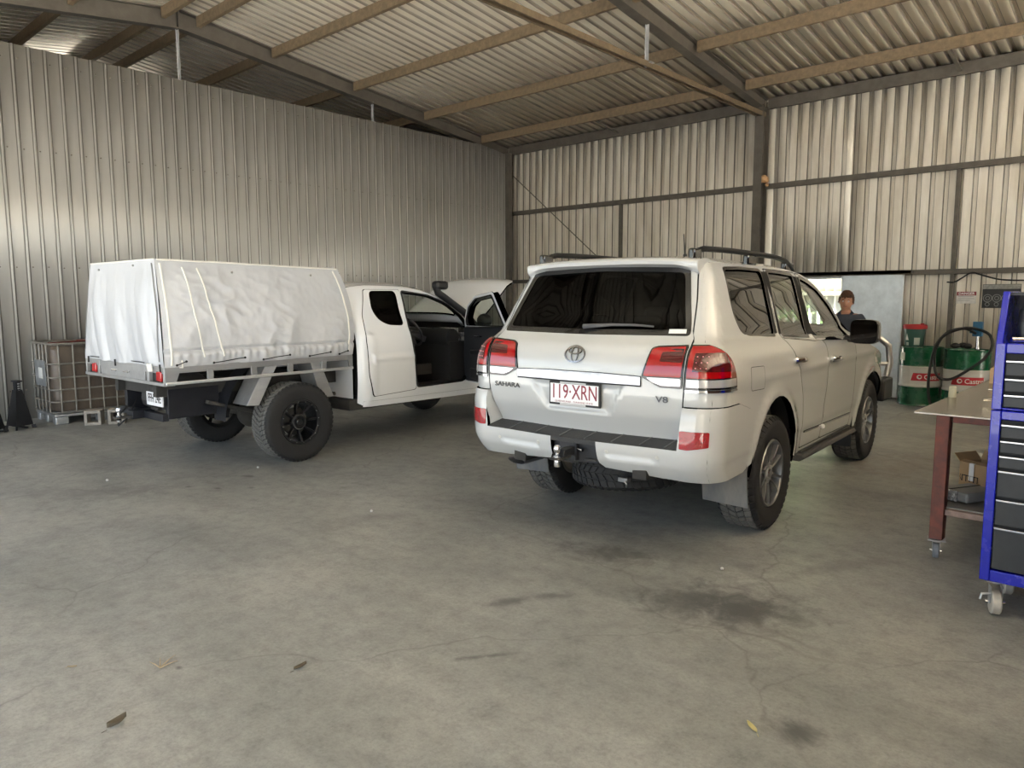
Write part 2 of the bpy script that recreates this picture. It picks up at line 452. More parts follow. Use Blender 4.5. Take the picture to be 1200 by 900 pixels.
# girts on the back wall
for zt, hh in ((3.58, .085), (2.02, .075)):
    for (x0, x1) in bays:
        if x0 < -12: continue
        mb = MB(); mb.box((x0, YB - .10, zt - hh / 2), (x1, YB - .006, zt + hh / 2)); mb.box((x0, YB - .10, zt - hh / 2 - .004), (x1, YB - .07, zt - hh / 2))
        struct(mb.build('wall_girt', M_steel, bevel=.004))
for x, z1 in ((-8.71, 3.54), (-2.66, 3.54), (3.3, 3.54)):
    mb = MB(); mb.box((x - .028, YB - .085, 0), (x + .028, YB - .008, z1)); struct(mb.build('mullion_post', M_steel, bevel=.003))
mb = MB(); mb.tube([(-11.62, YB - .13, 4.42), (-9.36, YB - .13, 2.60), (-6.1, YB - .13, .05)], .011, 8); struct(mb.build('brace_rod', M_steel))
mb = MB(); mb.box((XL - .05, YB - .34, 0), (XL + .12, YB - .22, 4.9)); struct(mb.build('trim_1', M_steel, bevel=.004))

# ------------------------------------------------------------------ floor
def floor_material():
    m = bpy.data.materials.new('worn_concrete'); m.use_nodes = True; nt = m.node_tree; N = nt.nodes; L = nt.links; b = N['Principled BSDF']
    tc = N.new('ShaderNodeTexCoord'); pos = tc.outputs['Object']
    def nz(scale, det=8, rough=.6, vec=None, stretch=None, rot=0, dist=0):
        n = N.new('ShaderNodeTexNoise'); n.inputs['Scale'].default_value = scale; n.inputs['Detail'].default_value = det; n.inputs['Roughness'].default_value = rough; n.inputs['Distortion'].default_value = dist
        v = vec or pos
        if stretch:
            mp = N.new('ShaderNodeMapping'); mp.inputs['Scale'].default_value = stretch; mp.inputs['Rotation'].default_value = (0, 0, rot); L.new(v, mp.inputs[0]); v = mp.outputs[0]
        L.new(v, n.inputs['Vector']); return n.outputs['Fac']
    def mth(op, a, b_=None, c=None, clamp=False):
        n = N.new('ShaderNodeMath'); n.operation = op; n.use_clamp = clamp
        for i, q in enumerate((a, b_, c)):
            if q is None: continue
            if isinstance(q, (int, float)): n.inputs[i].default_value = q
            else: L.new(q, n.inputs[i])
        return n.outputs[0]
    def ramp(f, stops):
        r = N.new('ShaderNodeValToRGB'); L.new(f, r.inputs[0]); e = r.color_ramp.elements
        while len(e) < len(stops): e.new(.5)
        for k, (p, c) in zip(e, stops): k.position = p; k.color = (*c, 1) if len(c) == 3 else c
        return r.outputs[0]
    def mixc(f, a, c2, mode='MIX'):
        x = N.new('ShaderNodeMix'); x.data_type = 'RGBA'; x.blend_type = mode
        if isinstance(f, float): x.inputs[0].default_value = f
        else: L.new(f, x.inputs[0])
        L.new(a, x.inputs[6])
        if isinstance(c2, tuple): x.inputs[7].default_value = (*c2, 1)
        else: L.new(c2, x.inputs[7])
        return x.outputs[2]
    g = lambda v: (v, v * .985, v * .945)
    base = ramp(nz(.55, 9, .62, dist=.4), [(.25, (.235, .248, .262)), (.5, (.305, .318, .328)), (.75, (.375, .383, .382))])
    fine = ramp(nz(9, 10, .75), [(.3, g(.66)), (.5, g(.96)), (.72, g(1.16))])
    col = mixc(1.0, base, fine, 'MULTIPLY')
    col = mixc(1.0, col, ramp(nz(55, 6, .8), [(.32, g(.78)), (.5, g(1.0)), (.7, g(1.15))]), 'MULTIPLY')
    # broad dark wear and sweeping tyre marks
    wear = ramp(nz(1.0, 6, .6, stretch=(.35, 1.5, 1), rot=R(62), dist=.6), [(.40, (1, 1, 1)), (.72, (.66, .67, .68))])
    col = mixc(.85, col, wear, 'MULTIPLY')
    # arcs of tyre marks: rings about far centres, broken by noise
    sep = N.new('ShaderNodeSeparateXYZ'); L.new(pos, sep.inputs[0])
    def ring(cx, cy, rr, w, lo=.45, amt=.35):
        dx = mth('SUBTRACT', sep.outputs[0], cx); dy = mth('SUBTRACT', sep.outputs[1], cy)
        d = mth('SQRT', mth('ADD', mth('MULTIPLY', dx, dx), mth('MULTIPLY', dy, dy)))
        k = mth('SUBTRACT', 1., mth('DIVIDE', mth('ABSOLUTE', mth('SUBTRACT', d, rr)), w), clamp=True)
        st = mth('ADD', mth('MULTIPLY', mth('SINE', mth('MULTIPLY', d, 150.)), .3), .7)
        br = ramp(nz(2.2, 5), [(lo, (0, 0, 0)), (lo + .22, (1, 1, 1))])
        return mth('MULTIPLY', mth('MULTIPLY', mth('MULTIPLY', k, st), br), amt)
    for a in ((-9.0, -3.5, 6.35, .14), (-9.0, -3.5, 6.0, .10), (-1.5, 9.5, 6.6, .12), (-1.5, 9.5, 8.1, .13), (-12, 12, 9.3, .12), (-12., 12., 10.9, .12), (3.2, -2.2, 6.9, .12), (-14, 3, 8.4, .12)):
        col = mixc(ring(*a), col, (.15, .15, .15))
    # stains, each with a shape of its own
    def stain(cx, cy, rx, ry, rot, amt, c=(.075, .075, .075), edge=.95, ns=6., na=2.2):
        mp = N.new('ShaderNodeMapping'); mp.vector_type = 'TEXTURE'; mp.inputs['Location'].default_value = (cx, cy, 0); mp.inputs['Rotation'].default_value = (0, 0, rot); mp.inputs['Scale'].default_value = (rx, ry, 1)
        L.new(pos, mp.inputs[0])
        sx = N.new('ShaderNodeSeparateXYZ'); L.new(mp.outputs[0], sx.inputs[0])
        d = mth('SQRT', mth('ADD', mth('MULTIPLY', sx.outputs[0], sx.outputs[0]), mth('MULTIPLY', sx.outputs[1], sx.outputs[1])))
        d = mth('ADD', d, mth('MULTIPLY', mth('SUBTRACT', nz(ns, 7, .7, dist=.5), .5), na))
        mr = N.new('ShaderNodeMapRange'); mr.interpolation_type = 'SMOOTHSTEP'; mr.inputs['From Min'].default_value = 1.; mr.inputs['From Max'].default_value = 1 - edge; mr.inputs['To Min'].default_value = 0; mr.inputs['To Max'].default_value = amt
        L.new(d, mr.inputs['Value']); return mr.outputs[0], c
    for a in ((-1.72, 3.52, .60, .44, R(35), .80), (-1.55, 3.65, .40, .28, R(35), .5), (-2.62, 3.80, .42, .24, R(20), .75), (-2.30, 4.15, .9, .5, R(10), .35), (-2.59, 2.82, .20, .07, R(60), .8), (-2.45, 3.05, .20, .06, R(45), .6),
              (-6.7, 2.2, .9, .35, R(60), .4), (-6.3, 3.3, .10, .05, .3, .95), (-5.9, 3.1, .05, .04, .3, .8), (-6.1, 2.9, .05, .03, .3, .8), (-6.35, 2.75, .04, .03, 0, .8),
              (-8.6, 5.5, .9, .35, R(80), .4), (-.96, 2.66, .12, .12, 0, .9), (-1.95, 7.7, .6, .9, 0, .30, (.20, .14, .09)), (-3.2, 1.3, .03, .02, 0, .8), (-2.25, 2.3, .20, .03, R(55), .8),
              (-1.45, 4.55, .5, .12, R(60), .35), (-4.4, 3.2, .7, .2, R(70), .25), (-5.3, 6.2, 1.4, .6, R(80), .3)):
        f, c = stain(*a); col = mixc(f, col, c)
    # hairline cracks
    vo = N.new('ShaderNodeTexVoronoi'); vo.feature = 'DISTANCE_TO_EDGE'; vo.inputs['Scale'].default_value = .42
    wv = N.new('ShaderNodeVectorMath'); wv.operation = 'MULTIPLY_ADD'
    nn = N.new('ShaderNodeTexNoise'); nn.inputs['Scale'].default_value = 1.4; nn.inputs['Detail'].default_value = 8; L.new(pos, nn.inputs['Vector'])
    L.new(nn.outputs['Color'], wv.inputs[0]); wv.inputs[1].default_value = (.7, .7, 0); L.new(pos, wv.inputs[2]); L.new(wv.outputs[0], vo.inputs['Vector'])
    ck = ramp(vo.outputs['Distance'], [(.0, (1, 1, 1)), (.0045, (0, 0, 0))])
    ckm = mth('MULTIPLY', ck, ramp(nz(.7, 3), [(.42, (0, 0, 0)), (.52, (1, 1, 1))]))
    col = mixc(mth('MULTIPLY', ckm, .55), col, (.12, .115, .11))
    # pale dust specks
    sp = ramp(nz(46, 3, .5), [(.70, (0, 0, 0)), (.745, (1, 1, 1))])
    col = mixc(mth('MULTIPLY', sp, .28), col, (.52, .50, .46))
    L.new(col, b.inputs['Base Color'])
    rr = ramp(nz(1.6, 7, .65, dist=.5), [(.3, (.36, .36, .36)), (.7, (.60, .60, .60))]); L.new(rr, b.inputs['Roughness'])
    bp = N.new('ShaderNodeBump'); bp.inputs['Strength'].default_value = .12; bp.inputs['Distance'].default_value = .006; L.new(nz(28, 8, .7), bp.inputs['Height']); L.new(bp.outputs[0], b.inputs['Normal'])
    return m
M_floor = floor_material()
mb = MB(); mb.box((XL - 6, YF, -.15), (XR, YB + .05, 0)); struct(mb.build('floor', M_floor))
# ground outside
M_gnd = mat('pale_gravel_yard', (.62, .575, .49), .9, 0, var=.2, vscale=3, bump=.3, bscale=40)
mb = MB(); mb.box((-60, YF, -.6), (60, 70, -.16)); struct(mb.build('ground_outside', M_gnd))
mb = MB(); mb.box((-60, -60, -.6), (60, YF, -.16)); struct(mb.build('ground_front', mat('dark_front_ground', (.13, .13, .13), .85, 0, var=.2, vscale=3)))  # unseen ground, made dark to cut light bounced in at the front
mb = MB(); mb.box((-7.6, YB + .05, -.16), (-2.5, YB + 5.5, -.02)); struct(mb.build('apron_outside', mat('pale_concrete_apron', (.55, .53, .48), .8, 0, var=.12, vscale=2)))

# ------------------------------------------------------------------ sliding door
M_door = mat('zinc_sheet_door', (.56, .60, .62), .36, .4, var=.22, vscale=5, col2=(.45, .48, .50))
d = thing('door_1', None, None); d['kind'] = 'structure'
mb = MB(); mb.box((-4.24, YB - .185, .04), (-3.30, YB - .15, 2.0)); q = mb.build('door_leaf', M_door, d, bevel=.003)
mb = MB()
for x in (-4.235, -3.335): mb.box((x, YB - .195, .04), (x + .03, YB - .186, 2.0))
for z in (.05, 1.965): mb.box((-4.24, YB - .195, z), (-3.30, YB - .186, z + .03))
mb.build('door_frame', M_door, d, bevel=.002)
mb = MB(); mb.tube([(-4.17, YB - .2, .95), (-4.17, YB - .25, .95), (-4.17, YB - .25, 1.12), (-4.17, YB - .2, 1.12)], .009, 8); mb.build('door_handle', M_steel, d)
mb = MB(); mb.box((DX0 - .1, YB - .20, 2.0), (-3.2, YB - .10, 2.055)); mb.box((DX0 - .1, YB - .20, 2.055), (-3.2, YB - .195, 1.985)); struct(mb.build('door_track', M_steel))
mb = MB()
for x in (DX0, DX1): mb.box((x - .035, YB - .095, 0), (x + .035, YB + .035, 1.98))
mb.box((DX0 - .035, YB - .095, 1.94), (DX1 + .035, YB + .035, 1.98)); struct(mb.build('door_1_jamb', M_gal, bevel=.004))

# unseen brown container, added on the right to shade the wagon's side
bc = thing('shading_container', 'unseen brown corrugated container added beyond the steel workbench to shade the wagon', 'container', (2.05, 6.4, 0))
o = sheet('container_side', rib_profile(-5.0, 5.0, .036, .07, .10), lambda a, h, l: (-.9 - h, a, .15 + 2.6 * l), mat('container_brown', (.17, .085, .05), .6, .1, var=.2, vscale=3)); o.parent = bc
mb = MB(); mb.box((-.89, -5.0, .0), (.9, 5.0, .15)); mb.box((-.89, -5.0, .15), (.9, 5.0, 2.76)); mb.build('container_frame', mat('container_frame_brown', (.12, .06, .04), .6), bc, bevel=.02)
mb = MB(); mb.box((-.93, -5.04, 2.76), (.94, 5.04, 2.80)); mb.build('container_bounce_top', mat('pale_bounce_top', (.66, .58, .46), .8, 0, var=.15, vscale=3), bc)  # pale top added to bounce sunlight up to the ceiling

# neighbouring shed outside the doorway and a hedge
nb = thing('neighbouring_shed', 'cream corrugated shed wall in sunlight, seen through the open doorway behind the man', 'building', (-6.5, 17.5, -.16))
pr = rib_profile(-4.5, 4.5, .029)
o = sheet('upper_wall_sheet', pr, lambda a, h, l: (a, -h, 1.90 + l * 2.2), mat('cream_sheet_outside', (.40, .375, .26), .6, 0, var=.06, vscale=3)); o.parent = nb
o = sheet('lower_wall_sheet', pr, lambda a, h, l: (a, .05 - h, l * 1.86), mat('grey_white_sheet_outside', (.33, .345, .325), .6, 0, var=.06, vscale=3)); o.parent = nb
mb = MB(); mb.box((-4.5, -.05, 1.84), (4.5, .06, 1.93)); mb.box((-4.5, .06, 0), (4.5, 3.0, 4.0)); mb.build('wall_band', mat('band_outside', (.20, .19, .165), .7), nb)
mb = MB(); rnd = random.Random(3)
for k in range(1500):
    c = Vector((rnd.gauss(0, .55), rnd.gauss(0, .30), abs(rnd.gauss(.75, .38)))); s = rnd.uniform(.03, .07)
    a, b_ = rnd.uniform(0, 6.28), rnd.uniform(-1, 1); u = Vector((math.cos(a), math.sin(a), b_)).normalized() * s; w = u.orthogonal().normalized() * s * .45
    mb.add([c - u, c + w, c + u, c - w + Vector((0, 0, .01))], [(0, 1, 2, 3)])
hd = mb.build('leafy_shrub', mat('shrub_leaf', (.22, .48, .12), .6, 0, var=.35, vscale=5), recalc=False); hd.location = (-7.0, 16.2, -.16)
tag(hd, 'bright green leafy shrub outside, glimpsed through the front door window of the white wagon', 'shrub')
st = MB(); [st.tube([(dx, dy, 0), (dx * 1.6, dy * 2, .8)], [.02, .01], 6) for dx, dy in ((0, 0), (.15, .05), (-.2, .03))]; st.build('stem', mat('bark', (.16, .11, .07), .8), hd)

# ------------------------------------------------------------------ camera, world, sun
cam = bpy.data.cameras.new('camera'); co = bpy.data.objects.new('camera', cam); COL.objects.link(co)
cam.sensor_width = 36; cam.lens = 862.6 / 1200 * 36; cam.clip_start = .05; cam.clip_end = 300
pt, yw, ro = .1158, .7387, -.0028
fwd = Vector((-math.sin(yw) * math.cos(pt), math.cos(yw) * math.cos(pt), -math.sin(pt))); rt = Vector((math.cos(yw), math.sin(yw), 0)); up = rt.cross(fwd)
rt, up = rt * math.cos(ro) + up * math.sin(ro), up * math.cos(ro) - rt * math.sin(ro)
M = Matrix((rt, up, -fwd)).transposed().to_4x4(); M.translation = (0, 0, 1.632); co.matrix_world = M
sc = bpy.context.scene; sc.camera = co
w = bpy.data.worlds.new('world'); sc.world = w; w.use_nodes = True; nt = w.node_tree
sk = nt.nodes.new('ShaderNodeTexSky'); sk.sky_type = 'NISHITA'; sk.sun_disc = False; sk.sun_elevation = R(46); sk.sun_rotation = R(104); sk.altitude = 200; sk.air_density = 1.; sk.dust_density = 1.5
bg = nt.nodes['Background']; hs = nt.nodes.new('ShaderNodeHueSaturation'); hs.inputs['Saturation'].default_value = .55
wm = nt.nodes.new('ShaderNodeMix'); wm.data_type = 'RGBA'; wm.blend_type = 'MULTIPLY'; wm.inputs[0].default_value = 1.; wm.inputs[7].default_value = (.97, 1.0, 1.0, 1)
nt.links.new(sk.outputs[0], hs.inputs['Color']); nt.links.new(hs.outputs[0], wm.inputs[6]); nt.links.new(wm.outputs[2], bg.inputs[0]); bg.inputs[1].default_value = .21
sun = bpy.data.lights.new('sun', 'SUN'); sun.energy = 42.0; sun.angle = R(.6); sun.color = (1, .965, .91)
so = bpy.data.objects.new('sun', sun); COL.objects.link(so); el, az = R(46), R(104)   # comes over the open right side of the shed
dirv = Vector((math.cos(el) * math.sin(az), math.cos(el) * math.cos(az), math.sin(el))); so.rotation_euler = dirv.to_track_quat('Z', 'Y').to_euler()
sc.view_settings.view_transform = 'Standard'; sc.view_settings.look = 'None'; sc.view_settings.gamma = 1; sc.view_settings.use_curve_mapping = False
sc.view_settings.exposure = 1.62
sc.cycles.use_denoising = True; sc.cycles.max_bounces = 10; sc.cycles.diffuse_bounces = 6; sc.cycles.glossy_bounces = 5; sc.cycles.transparent_max_bounces = 16; sc.cycles.sample_clamp_indirect = 6
# ------------------------------------------------------------------ shared vehicle pieces
M_rub = mat('tyre_rubber', (.016, .016, .017), .75, 0, var=.3, vscale=20)
M_dust = mat('dusty_tread_rubber', (.13, .125, .115), .9, 0, var=.35, vscale=26)
M_blk = mat('black_plastic', (.010, .010, .011), .45, 0, bump=.1, bscale=120)
M_gloss = mat('gloss_black', (.012, .012, .013), .12, 0, coat=.6)
M_seal = mat('dark_door_seal', (.01, .01, .01), .7)
M_under = mat('dirty_chassis_black', (.035, .033, .030), .75, 0, var=.4, vscale=9)
M_chrome = mat('polished_chrome', (.75, .76, .78), .10, 1.)
M_alloy = mat('silver_alloy', (.24, .24, .24), .32, .85, var=.1, vscale=8)
M_red = mat('red_lens', (.33, .0, .002), .10, 0, coat=1.)
M_redd = mat('dark_red_lens', (.07, .002, .004), .10, 0, coat=1.)
M_clr = mat('clear_lens', (.50, .50, .52), .10, .35, coat=1.)
M_int = mat('dark_cabin_trim', (.009, .009, .010), .8)
M_seat = mat('charcoal_seat_cloth', (.018, .019, .023), .9, bump=.2, bscale=90)
G_dark = glass('privacy_glass', (.05, .05, .045)); G_clr = glass('light_tinted_glass', (.62, .66, .60)); G_rear = glass('rear_privacy_glass', (.012, .012, .013), k=.2)

def tyre(mb, r, w, rim, side=1, rows=4, lugs=44, tread_mi=1):
    """axis along local x, centred on the tyre; outer face at +w/2"""
    hw = w / 2; M = RY(PI / 2)
    prof = [(rim, -hw * .80), (rim + .012, -hw * .92), (r * .80, -hw * 1.02), (r * .91, -hw * 1.0), (r - .022, -hw * .93), (r - .010, -hw * .80), (r - .010, hw * .80), (r - .022, hw * .93),
            (r * .91, hw * 1.0), (r * .80, hw * 1.02), (rim + .012, hw * .92), (rim, hw * .80), (rim - .015, hw * .75), (rim - .015, -hw * .75)]
    mb.lathe(prof, 56, M, mi=0, closed=True)
    rnd = random.Random(5)
    for i in range(rows):          # tread blocks
        for j in range(lugs):
            x0 = -hw * .80 + (i + .06) * (hw * 1.6) / rows; x1 = -hw * .80 + (i + .90) * (hw * 1.6) / rows
            da = 2 * PI / lugs; a0 = da * (j + (.5 if i % 2 else 0)); sk = (.25 if i in (0, rows - 1) else .5) * da * (1 if i < rows / 2 else -1)
            wdt = da * (.80 if i in (0, rows - 1) else .66)
            vs = []
            for rr in (r - .013, r):
                for (x, a) in ((x0, a0), (x1, a0 + sk), (x1, a0 + sk + wdt), (x0, a0 + wdt)): vs.append((x, rr * math.cos(a), rr * math.sin(a)))
            mb.add(vs, [(0,1,2,3),(7,6,5,4),(0,4,5,1),(1,5,6,2),(2,6,7,3),(3,7,4,0)], mi=tread_mi)
    for s in (-1, 1):              # shoulder lugs
        for j in range(lugs):
            da = 2 * PI / lugs; a0 = da * j; vs = []
            for (x, rr) in ((hw * .80, r), (hw * .95, r - .018), (hw * 1.015, r * .925), (hw * .97, r * .925), (hw * .8, r - .02)):
                for a in (a0, a0 + da * .55): vs.append((s * x, rr * math.cos(a), rr * math.sin(a)))
            mb.add(vs, [(0,1,3,2),(2,3,5,4),(4,5,7,6),(6,7,9,8),(8,9,1,0),(0,2,4,6,8),(1,9,7,5,3)], mi=0)
    return mb
def lathe_x(mb, prof, n=32, cx=0, mi=0, cy=0, cz=0, closed=False): return mb.lathe(prof, n, T(cx, cy, cz) @ RY(PI / 2), mi, closed)

def wheel_silver(parent, r, w, loc, rz, label=None):
    """twin-spoke silver alloy wheel; local +x is the outside"""
    wh = bpy.data.objects.new('wheel', None); COL.objects.link(wh); wh.parent = parent; wh.location = loc; wh.rotation_euler = (.35, 0, rz)
    tyre(MB(), r, w, .235).build('tyre', [M_rub, M_dust], wh, smooth=40)
    mb = MB(); hw = w / 2
    lathe_x(mb, [(.238, hw * .90), (.232, hw * .96), (.222, hw * .90), (.215, hw * .55), (.205, -hw * .8), (.235, -hw * .85)], 48, closed=True)
    for k in range(5):
        a = 2 * PI * k / 5
        for s in (-1, 1):
            M = RX(a)
            y0, y1 = s * .018, s * .062
            vs = []
            for (rad, yy, hwid, xx) in ((.045, y0, .016, hw * .70), (.13, s * .034, .013, hw * .86), (.222, y1, .017, hw * .90)):
                vs += [(xx - .035, yy - hwid, rad), (xx - .035, yy + hwid, rad), (xx, yy + hwid * .6, rad), (xx, yy - hwid * .6, rad)]
            fs = [(0,1,2,3),(11,10,9,8)] + [(i * 4 + j, i * 4 + (j + 1) % 4, i * 4 + 4 + (j + 1) % 4, i * 4 + 4 + j) for i in range(2) for j in range(4)]
            mb.add([M @ Vector(q) for q in vs], fs)
    lathe_x(mb, [(.0, hw * .60), (.075, hw * .60), (.08, hw * .70), (.07, hw * .76), (.0, hw * .76)], 24)
    mb.build('rim', M_alloy, wh, smooth=35, bevel=.0025)
    mb = MB(); lathe_x(mb, [(0, hw * .84), (.026, hw * .84), (.034, hw * .80), (.034, hw * .7), (0, hw * .7)], 20); mb.build('hub_cap', M_chrome, wh)
    mb = MB()
    for k in range(5):
        a = 2 * PI * (k + .5) / 5; lathe_x(mb, [(0, hw * .80), (.009, hw * .80), (.010, hw * .7), (0, hw * .7)], 8, cy=.056 * math.cos(a), cz=.056 * math.sin(a))
    mb.build('wheel_nuts', M_chrome, wh)
    mb = MB(); lathe_x(mb, [(.16, hw * .05), (.16, hw * .12), (.05, hw * .12), (.05, hw * .05)], 32, closed=True); mb.build('brake_disc', mat('brake_steel', (.22, .2, .18), .4, .7), wh)
    return wh

# ------------------------------------------------------------------ white wagon: body surfaces (x = right, y = forward, z = up)
M_pearl = mat('pearl_white_paint', (.52, .535, .54), .18, 0, coat=1., spec=.5)
w_ = spl([(.30, .885), (.42, .92), (.52, .938), (.62, .948), (.66, .956), (.9, .962), (1.1, .960), (1.22, .950), (1.30, .918), (1.37, .862), (1.45, .835), (1.6, .785), (1.81, .708), (1.90, .64)])
ur_ = spl([(.45, -.86), (.74, -.88), (.82, -.915), (.92, -.97), (1.03, -.992), (1.15, -.992), (1.26, -.972), (1.32, -.945), (1.36, -.90), (1.40, -.85), (1.60, -.735), (1.81, -.62), (1.95, -.55)])
def rc_(z): return .19 if z < 1.3 else max(.13, .19 - (z - 1.3) * .12)
CR = .05
def rear_u(v, z, dw=0, du=0, rcx=0):
    wz = w_(z) + dw; rc = rc_(z) + rcx; vc = wz - rc; a = abs(v)
    cr = CR * (1 - math.cos(PI * min(a / vc, 1))) / 2
    t = min(max((a - vc) / rc, 0), .999)
    return ur_(z) + du + cr + rc * (1 - math.sqrt(1 - t * t))
def flare(u, z, s=1):
    o = 0
    for cu, rx in ((.13, .45), (2.98, .55)):
        d = math.hypot((u - cu) / rx, (z - .44) / .52)
        o += .014 * math.exp(-((d - 1.03) / .10) ** 2)
    return o
def side_v(u, z, dw=0, du=0, rcx=0):
    wz = w_(z) + dw; rc = rc_(z) + rcx; u0 = ur_(z) + du + CR
    b = 0
    k = min(max((u - .1) / 1.0, 0), 1); k = k * k * (3 - 2 * k); b += .010 * k * (1 if z < 1.3 else .6)
    if u < u0 + rc:
        t = min((u0 + rc - u) / rc, .999); b = 0; wz = wz - rc * (1 - math.sqrt(1 - t * t))
    if u > 2.5: wz -= .022 * (u - 2.5) ** 2
    if u > 3.35:
        t = min((u - 3.35) / .42, .999); wz -= .40 * (1 - math.sqrt(1 - t * t))
    b += flare(u, z)
    if z > 1.0 and z < 1.25 and u > -.4: b += .006 * math.exp(-((z - 1.10) / .03) ** 2) * min(1, (u + .4) / .3)   # shoulder crease
    return wz + b
c45 = math.sqrt(.5)
def corner(z, dw=0, du=0, rcx=0):
    rc = rc_(z) + rcx; return ur_(z) + du + CR + rc * (1 - c45), w_(z) + dw - rc * (1 - c45)
ze_ = spl([(-.80, 1.835), (-.50, 1.856), (.2, 1.868), (.92, 1.862), (1.32, 1.83), (1.60, 1.755), (1.90, 1.60), (2.12, 1.40), (2.24, 1.285), (2.34, 1.25), (2.87, 1.165), (3.25, 1.085), (3.55, .98), (3.70, .90)])
h_ = spl([(-.8, .045), (.2, .055), (1.3, .055), (1.7, .085), (2.0, .11), (2.3, .10), (2.5, .085), (3.2, .07), (3.7, .04)])
def roof_v(u): return side_v(u, ze_(u))
def roof_zf(v, u):
    ve = roof_v(u); t = min(abs(v) / ve, 1); return ze_(u) + h_(u) * (1 - t ** 5)
def recess(v, z):      # number plate hollow in the tailgate
    fz = min(max((z - .89) / .035, 0), 1) * min(max((1.10 - z) / .02, 0), 1)
    hwid = .275 + (z - .90) * .55
    fv = min(max((hwid - abs(v)) / .06, 0), 1)
    f = fz * fv; return .030 * f * f * (3 - 2 * f)
def gate_u(v, z): return rear_u(v, z) + recess(v, z)
S_side = {s: Surf(lambda a, b: (side_v(a, b), a, b), (1, 0, 0), s < 0) for s in (1, -1)}
S_rear = Surf(lambda a, b: (a, gate_u(a, b), b), (0, -1, 0))
S_rearq = {s: Surf(lambda a, b: (a, rear_u(a, b), b), (0, -1, 0), s < 0) for s in (1, -1)}
S_roof = Surf(lambda a, b: (a, b, roof_zf(a, b)), (0, 0, 1))

LCx = thing('white_wagon', 'pearl white four wheel drive wagon seen from behind, with red tail lights and roof rails', 'car', (-2.9944, 4.787, 0), 1.6475 - PI / 2)
arc = lambda cu, cz, rx, rz, a0, a1, n: [(cu + rx * math.cos(R(a0 + (a1 - a0) * i / n)), cz + rz * math.sin(R(a0 + (a1 - a0) * i / n))) for i in range(n + 1)]
SILL = .455
rear_arch = arc(.13, .44, .445, .515, 178, 2, 16); front_arch = arc(2.98, .43, .58, .47, 177, 10, 14)
def sil(u): return SILL - .012 * u
# side outline, from lower rear corner forwards
def side_outline():
    pts = [(corner(z)[0], z) for z in [.985 + .05 * i for i in range(18)]]            # corner line upwards (bumper fills below)
    pts = [p for p in pts if p[1] < 1.835]
    top = [(u, ze_(u)) for u in [corner(1.835)[0]] + [-.45 + .12 * i for i in range(34)] if u <= 3.52]
    front = [(3.60, .95), (3.66, .80), (3.66, .62)]
    low = [(3.50, .56)] + front_arch[::-1] + [(2.40, sil(2.4))] + [(.60, sil(.6))] + rear_arch[::-1]
    low2 = [(-.315, .62), (-.335, .80), (-.40, .93), (-.60, .985)]
    return pts + top + front + low + low2
# openings
def rear_edge(t): return t
GAPB = [(1.20, 1.835), (1.185, 1.60), (1.17, 1.40), (1.20, 1.33), (1.30, 1.26), (1.335, 1.15), (1.325, .95), (1.26, .76), (1.25, .485)]
RDE = [(.50, 1.845), (.44, 1.60), (.385, 1.42), (.42, 1.33), (.54, 1.18), (.625, 1.05), (.685, .90), (.715, .72), (.72, .487)]
rdoor = [(a, b) for a, b in RDE] + [(1.25, .485)] + GAPB[::-1][1:]
APT = [(1.22, 1.833), (1.32, 1.812), (1.60, 1.735), (1.90, 1.578), (2.10, 1.39), (2.16, 1.30)]
fdoor = GAPB[1:] + [(2.19, .470), (2.20, .60), (2.24, .95), (2.24, 1.18), (2.16, 1.30)] + APT[::-1][1:]
qglass = [(-.27, 1.818), (.05, 1.828), (.415, 1.825), (.36, 1.62), (.305, 1.372), (-.20, 1.392), (-.30, 1.43), (-.335, 1.52), (-.315, 1.65)]
rglass = [(.56, 1.822), (.80, 1.818), (1.10, 1.805), (1.06, 1.60), (1.00, 1.34), (.46, 1.366), (.49, 1.60)]
fglass = [(1.27, 1.79), (1.45, 1.755), (1.66, 1.69), (1.86, 1.575), (2.02, 1.42), (2.08, 1.285), (1.13, 1.325), (1.19, 1.60)]
def inner_liner(mb, line, s, wdt=.035, depth=.012):
    """dark rubber seal lying behind a panel gap"""
    S = S_side[s]
    for (a, b) in zip(line[:-1], line[1:]):
        a = Vector(a); b = Vector(b); n = max(1, int((b - a).length / .06)); d = (b - a).normalized(); q = Vector((-d.y, d.x)) * wdt / 2
        for i in range(n):
            p0 = a + (b - a) * i / n; p1 = a + (b - a) * (i + 1) / n
            vs = [S.at(p.x, p.y, -depth)[0] for p in (p0 - q, p1 - q, p1 + q, p0 + q)]
            mb.add(vs, [(0, 1, 2, 3)])
GAPG = [(.745, .985), (.752, 1.09), (.757, 1.33), (.752, 1.375), (.730, 1.41), (.700, 1.60), (.655, 1.80), (.645, 1.86)]   # tailgate edge (v, z), right
gv_ = spl([(z, v) for v, z in GAPG])
body = MB()
for s in (1, -1):
    ol = side_outline()
    holes = [smooth_poly(offset_poly(rdoor, -.003), .02), smooth_poly(offset_poly(fdoor, -.003), .02), smooth_poly(qglass, .035)]
    patch(body, S_side[s], ol, holes, thick=.02, sp=.045)
    # quarter panel turning to the rear, from the tailgate gap to the corner
    zz = [.985 + .0425 * i for i in range(21)]
    q = [(gv_(z) + .004, z) for z in zz if z <= 1.835] + [(corner(z)[1], z) for z in zz[::-1] if z <= 1.835]
    patch(body, S_rearq[s], q, thick=.02, sp=.04)
